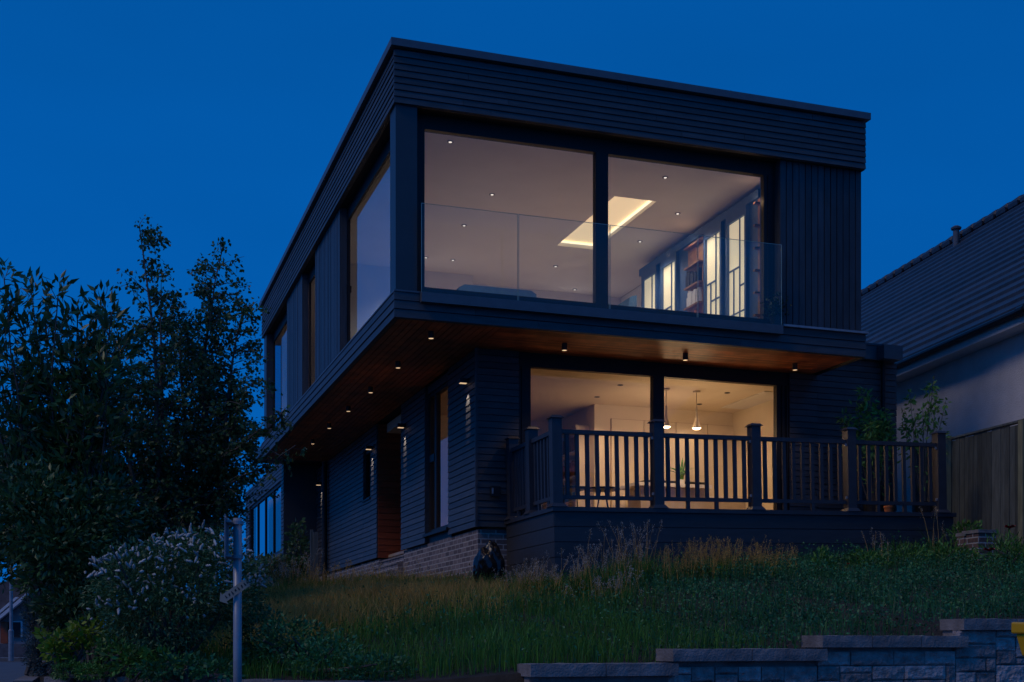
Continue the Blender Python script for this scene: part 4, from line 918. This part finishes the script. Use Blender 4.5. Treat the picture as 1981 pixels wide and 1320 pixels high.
# ------------------------------------------------------------------ VEGETATION
def curve_pts(a, b_, n, wob):
    a, b_ = np.array(a, float), np.array(b_, float); t = np.linspace(0, 1, n)[:, None]; w = rng.normal(size=(n, 3))*wob; w[0] = 0; w[-1] = 0
    return a+(b_-a)*t+np.cumsum(w, 0)*np.sin(np.pi*t)
def crown_tree(name, base, leaders, label, leafm, leaf_l, wr, nb, blen, twigs, per_twig, stem_r, group=None, barkm='bark', droop=.25, up=.5, low=.12, leafdir=None, cat='tree', extra=()):
    """leaders: tips; side branches from each leader, twigs from each branch, leaves along the twigs"""
    t = thing(name, base, label, cat, group); b = MB(); P = []; A = []
    base = np.array(base)
    def twig(p, d, L):
        n = 4; d = d/np.linalg.norm(d); q = p.copy(); pts = [q.copy()]
        for k in range(n): d = d+rng.normal(size=3)*.22+np.array([0, 0, -droop*.3]); d /= np.linalg.norm(d); q = q+d*L/n; pts.append(q.copy())
        b.tube([Vector(x) for x in pts], [.005, .004, .0035, .003, .002], 3, False)
        pts = np.array(pts)
        for k in range(per_twig):
            s = rng.random()*(n-.001); i = int(s); c = pts[i]+(pts[i+1]-pts[i])*(s-i); o = rng.normal(size=3)*.03; P.append(c+o)
            dd = (pts[i+1]-pts[i]); dd = dd/np.linalg.norm(dd); A.append(dd*(.9 if leafdir == 'fwd' else .25)+rng.normal(size=3)*.55+np.array([0, 0, -.35 if leafdir is None else .1]))
    for li, tip in enumerate(leaders):
        tip = np.array(tip); h = np.linalg.norm(tip-base); n = 12; pts = curve_pts(base, tip, n, h*.008); rad = [max(.006, stem_r*(1-i/(n-1))**.8) for i in range(n)]
        b.tube([Vector(x) for x in pts], rad, 6)
        for k in range(nb):
            s = low+(1-low)*(k+rng.random())/nb; f = s*(n-1); i = min(int(f), n-2); p = pts[i]+(pts[i+1]-pts[i])*(f-i)
            az = rng.uniform(0, 2*np.pi); env = blen(s)*rng.uniform(.55, 1.15); d = np.array([math.cos(az), math.sin(az), up*rng.uniform(.5, 1.5)]); d /= np.linalg.norm(d); q = p+d*env
            bp = curve_pts(p, q, 5, env*.03); bp[-1] += [0, 0, -droop*env*.3]
            b.tube([Vector(x) for x in bp], [max(.004, stem_r*.35*(1-s*.6))*(1-.2*j) for j in range(5)], 4, False)
            nt_ = max(1, int(twigs*(env/.6)**.8+.5))
            for j in range(nt_):
                g_ = rng.uniform(.15, 1)*3.999; i2 = int(g_); c = bp[i2]+(bp[i2+1]-bp[i2])*(g_-i2); dd = d+rng.normal(size=3)*.7; twig(c, dd, rng.uniform(.10, .26)*(1+.25*(env > .8)))
            twig(bp[-1], d, .16)
        twig(pts[-1], pts[-1]-pts[-3], .14)
    b.build('trunk', M[barkm], t); v, f = leaves(P, leaf_l, wr, A=np.array(A)); np_obj('crown', v, f, M[leafm], t)
    return t
def cm(px, py, D): p = at(px, py, D); return np.array(p)
# birch: two leading stems and lower boughs reaching right, in front of the house
bb = cm(335, 1150, 14.2); bb[2] = float(terr(bb[0], bb[1]))-.05
bprof = lambda s: .10+1.05*(1-s)**.85
crown_tree('birch_tree', bb, [cm(270, 440, 14.2), cm(222, 650, 13.8), cm(178, 740, 14.2), cm(312, 560, 14.4)], 'tall slim birch with a pointed leafy leader, left of the other birch', 'leafb', .052, .75, 62, lambda s: .15+.90*(1-s)**.95, 4, 13, .05, droop=.5)
bb2 = cm(395, 1150, 14.8); bb2[2] = float(terr(bb2[0], bb2[1]))-.05
crown_tree('birch_tree', bb2, [cm(428, 492, 14.8), cm(470, 600, 14.6), cm(350, 620, 15), cm(405, 560, 15.2)], 'birch with airy rounded crown nearest the house, its boughs crossing the wall', 'leafb', .052, .75, 62, lambda s: .16+.80*(1-s)**.8, 4, 12, .05, droop=.5, low=.30)
# low boughs in front of the far end of the house
def bough(parent, a, b_, n, per, spread, leafm, leaf_l, wr):
    bt = MB(); P = []; A = []
    pts = curve_pts(a, b_, 8, .02); bt.tube([Vector(x) for x in pts], [.02-.002*i for i in range(8)], 5)
    for k in range(n):
        s = rng.uniform(.15, 1)*6.99; i = int(s); p = pts[i]+(pts[i+1]-pts[i])*(s-i); d = rng.normal(size=3); d[2] = d[2]*.5-.1; d /= np.linalg.norm(d); q = p+d*spread*rng.uniform(.4, 1.1); bt.tube([Vector(p), Vector((p+q)/2+[0, 0, .02]), Vector(q)], [.005, .004, .002], 3, False)
        for j in range(per): P.append(p+(q-p)*rng.uniform(.2, 1.05)+rng.normal(size=3)*.02); A.append(d*.4+rng.normal(size=3)*.5+[0, 0, -.4])
    bt.build('branch', M['bark'], parent); v, f = leaves(P, leaf_l, wr, A=np.array(A)); np_obj('branch_foliage', v, f, M[leafm], parent)
B2 = bpy.data.objects['birch_tree.001']
for a, c in (((400, 960), (572, 862)), ((420, 900), (548, 795)), ((440, 860), (478, 752)), ((400, 900), (505, 830))):
    bough(B2, cm(*a, 14.4), cm(*c, 13.8), 26, 12, .22, 'leafb', .05, .75)
# laurel: upright shoots with long leaves
lb = cm(60, 1240, 11.5); lb[2] = float(terr(lb[0], lb[1])) if lb[0] > -4.1 else 1.1
lb = np.array([-4.0, -3.0, float(terr(-3.9, -3.0))])
Ll = [cm(a, c, 11.6+(i % 3)*.3) for i, (a, c) in enumerate([(8, 540), (-30, 600), (60, 562), (112, 575), (150, 620), (35, 610), (-60, 640), (90, 640), (10, 690), (140, 700), (190, 690), (188, 590), (216, 606), (168, 650), (232, 668), (205, 720), (60, 740), (-40, 780), (170, 790), (120, 800)])]
crown_tree('laurel_tree', lb, Ll, 'large laurel with long pointed leaves on upright shoots at the left edge', 'leafl', .125, .32, 30, lambda s: .07+.52*(1-s)**1.05, 2, 7, .03, droop=.0, up=1.2, low=.22, leafdir='fwd')
# dense dark evergreens behind
def mass(name, blobs, n, leafm, leaf_l, wr, label, cat='shrub', group=None, shell=.55, stems=True, upv=0.0, base=None):
    """shrub made of leaf shells round several lobes: (centre, radii)"""
    c0 = np.array(blobs[0][0]); bz = float(terr(c0[0], c0[1])) if base is None else base; o = Vector((c0[0], c0[1], bz)); t = thing(name, o, label, cat, group)
    P = []; A = []; tot = sum(r[0]*r[1]*r[2] for _, r in blobs)
    for c, r in blobs:
        k = int(n*(r[0]*r[1]*r[2])/tot*.6+n*.4/len(blobs)); d = rng.normal(size=(k, 3)); d /= np.linalg.norm(d, axis=1)[:, None]
        ph = rng.uniform(0, 6, 3); lum = 1+.16*np.sin(d[:, 0]*5+ph[0])*np.sin(d[:, 1]*5+ph[1])+.14*np.sin(d[:, 2]*7+ph[2])+rng.normal(size=k)*.06
        s = (shell+(1-shell)*rng.random(k)**.5)*lum; p = np.array(c)+d*s[:, None]*np.array(r); P.append(p); A.append(d+rng.normal(size=(k, 3))*.6+[0, 0, upv])
    P = np.concatenate(P); A = np.concatenate(A); keep = P[:, 2] > bz-.05; v, f = leaves(P[keep], leaf_l, wr, A=A[keep]); np_obj('foliage', v, f, M[leafm], t)
    b = MB()
    for c, r in blobs if stems else ():
        for q in range(3): b.tube([o+Vector((rng.normal()*.04, rng.normal()*.04, 0)), Vector(o).lerp(Vector(c), .6)+Vector(rng.normal(size=3)*.05), Vector(c)+Vector(rng.normal(size=3)*.5*np.array(r))], [.03, .018, .006], 5)
    if stems: b.build('stems', M['bark'], t)
    return t
def lobe(px, py, D, rx, rz, ry=None): s = D/FPX; return (cm(px, py, D), (rx*s, (ry or rx)*s, rz*s))
mass('yew_shrub', [lobe(345, 930, 16.5, 75, 95), lobe(330, 1010, 16.5, 100, 90), lobe(400, 990, 16.5, 70, 80), lobe(300, 1060, 16.3, 110, 80)], 13000, 'leafd', .06, .35, 'dense dark evergreen bush in the gap between the birches', shell=.35)
mass('holly_hedge', [lobe(60, 930, 13.5, 120, 130), lobe(150, 1000, 13.4, 130, 120), lobe(60, 1060, 13.4, 110, 70), lobe(220, 1080, 13.8, 120, 90), lobe(130, 1130, 13.2, 90, 80), lobe(-40, 980, 13.4, 100, 130)], 17000, 'leafl', .07, .42, 'broad dark hedge under the laurel on the far left', shell=.3, stems=False)
mass('bramble_thicket', [lobe(250, 900, 15, 90, 90), lobe(400, 1000, 15, 70, 90), lobe(200, 960, 15, 80, 80), lobe(400, 1070, 14.6, 40, 50), lobe(215, 800, 15, 85, 90), lobe(320, 830, 15.2, 90, 90), lobe(420, 850, 15.2, 60, 90), lobe(120, 820, 14, 80, 110)], 5600, 'leafb', .050, .7, 'loose leafy thicket filling in under the birch crowns', shell=.2)
mass('privet_shrub', [lobe(120, 1060, 11.2, 90, 75), lobe(190, 1130, 11.2, 80, 70), lobe(70, 990, 11.4, 100, 90), lobe(130, 1180, 11.0, 60, 50), lobe(170, 1010, 11.6, 90, 80)], 9000, 'leafl', .075, .4, 'leafy green shrub filling the space below the laurel left of the hebe', shell=.3)
# hebe in flower
hb = [lobe(330, 1150, 10.4, 140, 95), lobe(260, 1130, 10.2, 85, 65), lobe(400, 1105, 10.5, 95, 75), lobe(455, 1150, 10.6, 60, 75), lobe(300, 1200, 10.2, 110, 70), lobe(340, 1080, 10.6, 70, 45)]
hd = mass('hebe_shrub', hb, 17000, 'leafh', .042, .34, 'rounded hebe shrub covered in small white flower spikes behind the sign post', 'flowering shrub', shell=.5)
V = []; F = []; o = 0
for k in range(340):
    c, r = hb[rng.integers(len(hb))]; d = rng.normal(size=3); d[2] = abs(d[2])*1.1+.0; d[1] = -abs(d[1])*1.1; d /= np.linalg.norm(d); 
    if d[2] < .22 and rng.random() < .85: continue
    p = np.array(c)+d*np.array(r)*rng.uniform(.98, 1.12); ax = d*.6+rng.normal(size=3)*.8; ax /= np.linalg.norm(ax); l_ = rng.uniform(.025, .08); w_ = .013
    s1_ = np.cross(ax, [0, 0, 1.]); s1_ /= np.linalg.norm(s1_)+1e-6; s2v = np.cross(ax, s1_)
    rings = []
    for i, (tt, ww_) in enumerate(((0, .5), (.25, 1), (.6, .9), (.9, .5))):
        for q in range(5): an = q*1.257+i; rr = w_*ww_*rng.uniform(.7, 1.35); rings.append(p+ax*l_*tt+(s1_*math.cos(an)+s2v*math.sin(an))*rr)
    rings.append(p+ax*l_); V += rings
    for i in range(3):
        for q in range(5): j = (q+1) % 5; F += [(o+i*5+q, o+i*5+j, o+i*5+5+j), (o+i*5+q, o+i*5+5+j, o+i*5+5+q)]
    for q in range(5): F.append((o+15+q, o+15+(q+1) % 5, o+20))
    o += 21
np_obj('flowers', V, F, M['flower'], hd)['kind'] = 'stuff'
# bed edge plants
mass('blue_conifer', [lobe(72, 1225, 11.5, 26, 52), lobe(80, 1270, 11.4, 32, 38), lobe(62, 1180, 11.6, 20, 30)], 5000, 'leafj', .035, .2, 'narrow bluish conifer at the left end of the bed beside the road', shell=.3, upv=.6)
mass('lime_leaved_plant', [lobe(125, 1240, 10.1, 42, 24), lobe(165, 1225, 10.2, 34, 24), lobe(110, 1262, 10.0, 26, 18)], 420, 'leafy', .06, .65, 'yellow green leafy plant low in the bed near its left end', 'plant', shell=.4)
mass('mounded_herb', [lobe(140, 1298, 9.9, 38, 20), lobe(175, 1300, 9.8, 30, 16)], 2600, 'leafg', .02, .5, 'fine leaved bright green mound above the stone edging', 'plant', shell=.5)
mass('broad_leaved_plant', [lobe(215, 1268, 9.9, 40, 26), lobe(260, 1280, 9.8, 48, 28), lobe(310, 1285, 9.8, 46, 26)], 620, 'leafg', .065, .4, 'long leaved green plant in the middle of the bed edge', 'plant', shell=.4)
mass('glossy_leaved_plant', [lobe(360, 1290, 9.7, 60, 26), lobe(420, 1300, 9.7, 50, 24), lobe(300, 1300, 9.6, 40, 16)], 900, 'leafc', .05, .55, 'low glossy ground plant at the foot of the sign post', 'plant', shell=.3)
mass('fern_like_plant', [lobe(190, 1215, 10.6, 50, 34), lobe(235, 1230, 10.6, 50, 34), lobe(150, 1180, 10.9, 40, 40)], 1500, 'leafh', .06, .25, 'narrow leaved green shrub between the hebe and the lime plant', 'plant', shell=.3, upv=.4)
mass('shaded_shrub', [lobe(560, 1255, 10.3, 75, 60), lobe(640, 1285, 10.0, 80, 50), lobe(500, 1230, 10.6, 50, 60), lobe(730, 1300, 9.7, 70, 36)], 5200, 'leafc', .040, .5, 'dark low shrub right of the sign post below the dry grass', shell=.35)
mass('climbing_plant', [lobe(575, 1060, 21, 24, 46), lobe(520, 1095, 20, 40, 22), lobe(560, 1100, 20.5, 45, 26)], 1500, 'leafb', .075, .7, 'leafy climber beside the timber stakes under the far wing', 'plant', shell=.3)

# ------------------------------------------------------------------ grass
def scatter(n, poly, dens=None):
    """random ground points inside an image-plan quad given as world x/y rectangle"""
    x = rng.uniform(poly[0], poly[1], n); y = rng.uniform(poly[2], poly[3], n)
    if dens is not None: k = rng.random(n) < dens(x, y); x, y = x[k], y[k]
    k = ~((x > 1.45) & (y > 1.25)) & ~((x > 1.93) & (x < 8.2) & (y > -.66)) & (x > -4.1) & (y > ylow(x)+.12)
    x, y = x[k], y[k]
    return np.stack([x, y, terr(x, y)-.01], 1)
def fbm(x, y, s=1.0, seed=0): return .5+.5*(np.sin(x*1.9*s+seed)*np.cos(y*2.3*s+1.3*seed)+.6*np.sin(x*4.7*s+y*3.1*s+seed*2)+.4*np.sin(x*9.1*s-y*7.7*s+seed))/2.0
left = lambda x, y: 1-sstep(.6, 2.6, x-.15*(y+4))             # 1 on the grassy left side, 0 on the leafy right side
P = scatter(75000, (-3.6, 4.0, -7, 1.3), lambda x, y: (left(x, y)*.9+.05)*(.35+.65*fbm(x, y))*(1-.6*sstep(-3.2, -1.2, y)))
P2 = scatter(26000, (-3.2, 1.5, 1.0, 13), lambda x, y: np.full_like(x, .9))
v, f = merge([blades(P, .13+.16*fbm(P[:, 0], P[:, 1], .6, 2), .0032), blades(P2, .16, .0045)])
o = np_obj('green_grass', v, f, M['grass']); tag(o, 'long green grass covering the bank below the house', 'grass', kind='stuff')
P = scatter(90000, (-3.4, 2.2, -4.8, 1.3), lambda x, y: sstep(-4.2, -1.2, y-.35*np.clip(x+.5, -2, 2))*(.25+.75*fbm(x, y, .8, 4))*(1-.85*sstep(-.2, 1.6, x)))
P2 = scatter(16000, (-2.6, 1.5, 1.0, 9), lambda x, y: np.full_like(x, .8))
v, f = merge([blades(P, .13+.07*fbm(P[:, 0], P[:, 1], 1, 5)+.12*(1-sstep(-1.8, -.2, P[:, 1])), .0026, .5), blades(P2, .24, .004, .5)])
o = np_obj('dry_grass', v, f, M['dry']); tag(o, 'tan dry meadow grass along the top of the bank in front of the side wall', 'grass', kind='stuff')
# leafy ground cover
P = scatter(130000, (-3.8, 9.5, -7, -.6), lambda x, y: (1-left(x, y)*.80)*(.25+.75*fbm(x, y, .9, 3))*(.45+.55*(fbm(x, y, 3.3, 8) > .45)))
h = rng.random(len(P))**.7*(.08+.34*fbm(P[:, 0], P[:, 1], 1.1, 6)**1.6); Pl = P+np.stack([0*h, 0*h, h], 1)
v, f = merge([leaves(Pl[:60000], .032, .6, up=.5), leaves(Pl[60000:], .055, .5, up=.6), blades(P[:16000], .22, .003)])
o = np_obj('ground_cover', v, f, M['leafc']); tag(o, 'dark leafy ground cover carpeting the bank behind the stone retaining wall', 'ground cover', kind='stuff')

# seed head clumps in front of the deck
def seed_clump(name, base_px, D, w_m, hts, n, label, green=.5, seedm='seed', headl=.09):
    base = at(*base_px, D); base.z = float(terr(base.x, base.y)); t = thing(name, base, label, 'grass clump')
    x = base.x+rng.normal(size=n)*w_m*.5; y = base.y+rng.normal(size=n)*.14; P = np.stack([x, y, terr(x, y)-.02], 1)
    v, f = blades(np.concatenate([P]*int(8*green+1)), hts*.55, .0045, .7, .4); np_obj('blades', v, f, M['grass'], t)
    b = []; V = []; F = []; o = 0; HP = []; HA = []; st = MB()
    for k in range(n):
        h = hts*rng.uniform(.6, 1.12); a = rng.uniform(0, 6.28); ln = rng.uniform(.02, .30)*h; p0 = P[k]; q = []
        for j in range(5): t_ = j/4; q.append(Vector((p0[0]+math.cos(a)*ln*t_**2, p0[1]+math.sin(a)*ln*t_**2, p0[2]+h*(t_-.06*t_**4))))
        st.tube(q, [.0026, .0024, .002, .0016, .001], 3, False)
        for j in range(26):
            s = rng.uniform(0, 1); c = q[4]-(q[4]-q[3])*s*(headl/(h*.25)*1.4); HP.append(np.array(c)+rng.normal(size=3)*.009*(1+1.5*s)); HA.append(np.array((q[4]-q[3]).normalized())+rng.normal(size=3)*.5)
    st.build('stalks', M['dry'], t); v, f = leaves(HP, .017, .35, A=np.array(HA)); np_obj('seed_heads', v, f, M[seedm], t)
seed_clump('tall_grass', (1140, 1100), 14.6, .42, .62, 60, 'large clump of tall grass with pale arching seed heads at the deck corner', .9)
seed_clump('tall_grass', (1225, 1110), 14.9, .28, .80, 46, 'tallest grass clump with upright seed heads against the deck skirt', .9)
seed_clump('tall_grass', (1050, 1110), 15.2, .34, .48, 46, 'shorter arching grass clump beside the black sack', .9)
seed_clump('tall_grass', (1190, 1140), 13.8, .40, .38, 40, 'low brown tangle of grass in front of the tall clumps', .9)
seed_clump('brown_grass', (1380, 1110), 15.2, .75, .50, 200, 'wispy brown grass clump in front of the middle of the deck skirt', .45, 'dry', .16)
seed_clump('brown_grass', (1490, 1100), 15.5, .30, .42, 60, 'small brown grass tuft right of the wispy clump', .5, 'dry', .14)
seed_clump('tall_grass', (1010, 1128), 15.6, .35, .36, 50, 'short fuzzy grass tuft left of the clumps, at the foot of the deck side', .9)
seed_clump('meadow_grass', (760, 1120), 17.2, 1.0, .34, 60, 'sparse tall meadow grass stalks along the brick plinth', .5)
seed_clump('meadow_grass', (640, 1140), 17.0, .9, .40, 60, 'curly meadow grass stalks below the downpipe', .5, 'dry', .1)
seed_clump('feather_grass', (560, 1135), 17.5, .5, .60, 70, 'feathery grass with curled pale heads near the timber stakes', .4)
seed_clump('feather_grass', (1812, 1070), 16.6, .10, .85, 6, 'few tall pale flower spikes standing before the right end of the deck', .8, 'seed', .14)
seed_clump('feather_grass', (1700, 1090), 16.0, .14, .5, 8, 'few short pale spikes left of the tall ones by the deck', .8, 'seed', .12)
for i, (a, c, D, w1, h1, lab) in enumerate([(1590, 1095, 15.6, 22, 30, 'leafy rosette plant with a pale shoot, right of the brown grass'), (1670, 1085, 16, 40, 18, 'low green border clump left of the strap leaved one'),
     (1745, 1075, 16.2, 46, 22, 'strap leaved green border clump below the right deck post'), (1840, 1075, 16.2, 44, 26, 'green border clump between the deck end and the pier'), (1945, 1070, 15.6, 46, 38, 'green border clump round the poppies right of the pier'), (1870, 1030, 17.2, 30, 20, 'dark green plant at the foot of the fence behind the low wall')]):
    mass('border_plant', [lobe(a, c, D, w1, h1), lobe(a+w1*.5, c+8, D-.1, w1*.7, h1*.7)], 620, 'leafg', .085 if i in (2, 4) else .06, .22 if i in (2, 4) else .45, lab, 'plant', shell=.3, upv=.5)
# poppies
for i, (a, c, D, lab) in enumerate([(1954, 1023, 14.9, 'higher red poppy beside the pier'), (1914, 1067, 14.6, 'lower red poppy in front of the pier'), (1641, 1092, 15.4, 'tiny dark red poppy among the border plants')]):
    p = at(a, c, D); g_ = float(terr(p.x, p.y)); t = thing('red_poppy', (p.x, p.y, g_), lab, 'poppy', 'red poppies'); b = MB(); b.tube([(p.x, p.y, g_), (p.x+.01, p.y, (p.z+g_)/2), p], .003, 5); b.build('stem', M['leafg'], t)
    b = MB(); r0 = .06 if i < 2 else .018
    for k in range(5):
        an = k*1.257; an2 = an+1.5; d1 = Vector((math.cos(an), math.sin(an), .35)); d2 = Vector((math.cos(an2), math.sin(an2), .35)); m_ = (d1+d2).normalized(); b.poly([p, p+d1*r0, p+m_*r0*1.25+Vector((0, 0, .012)), p+d2*r0])
    b.build('petals', M['red'], t)
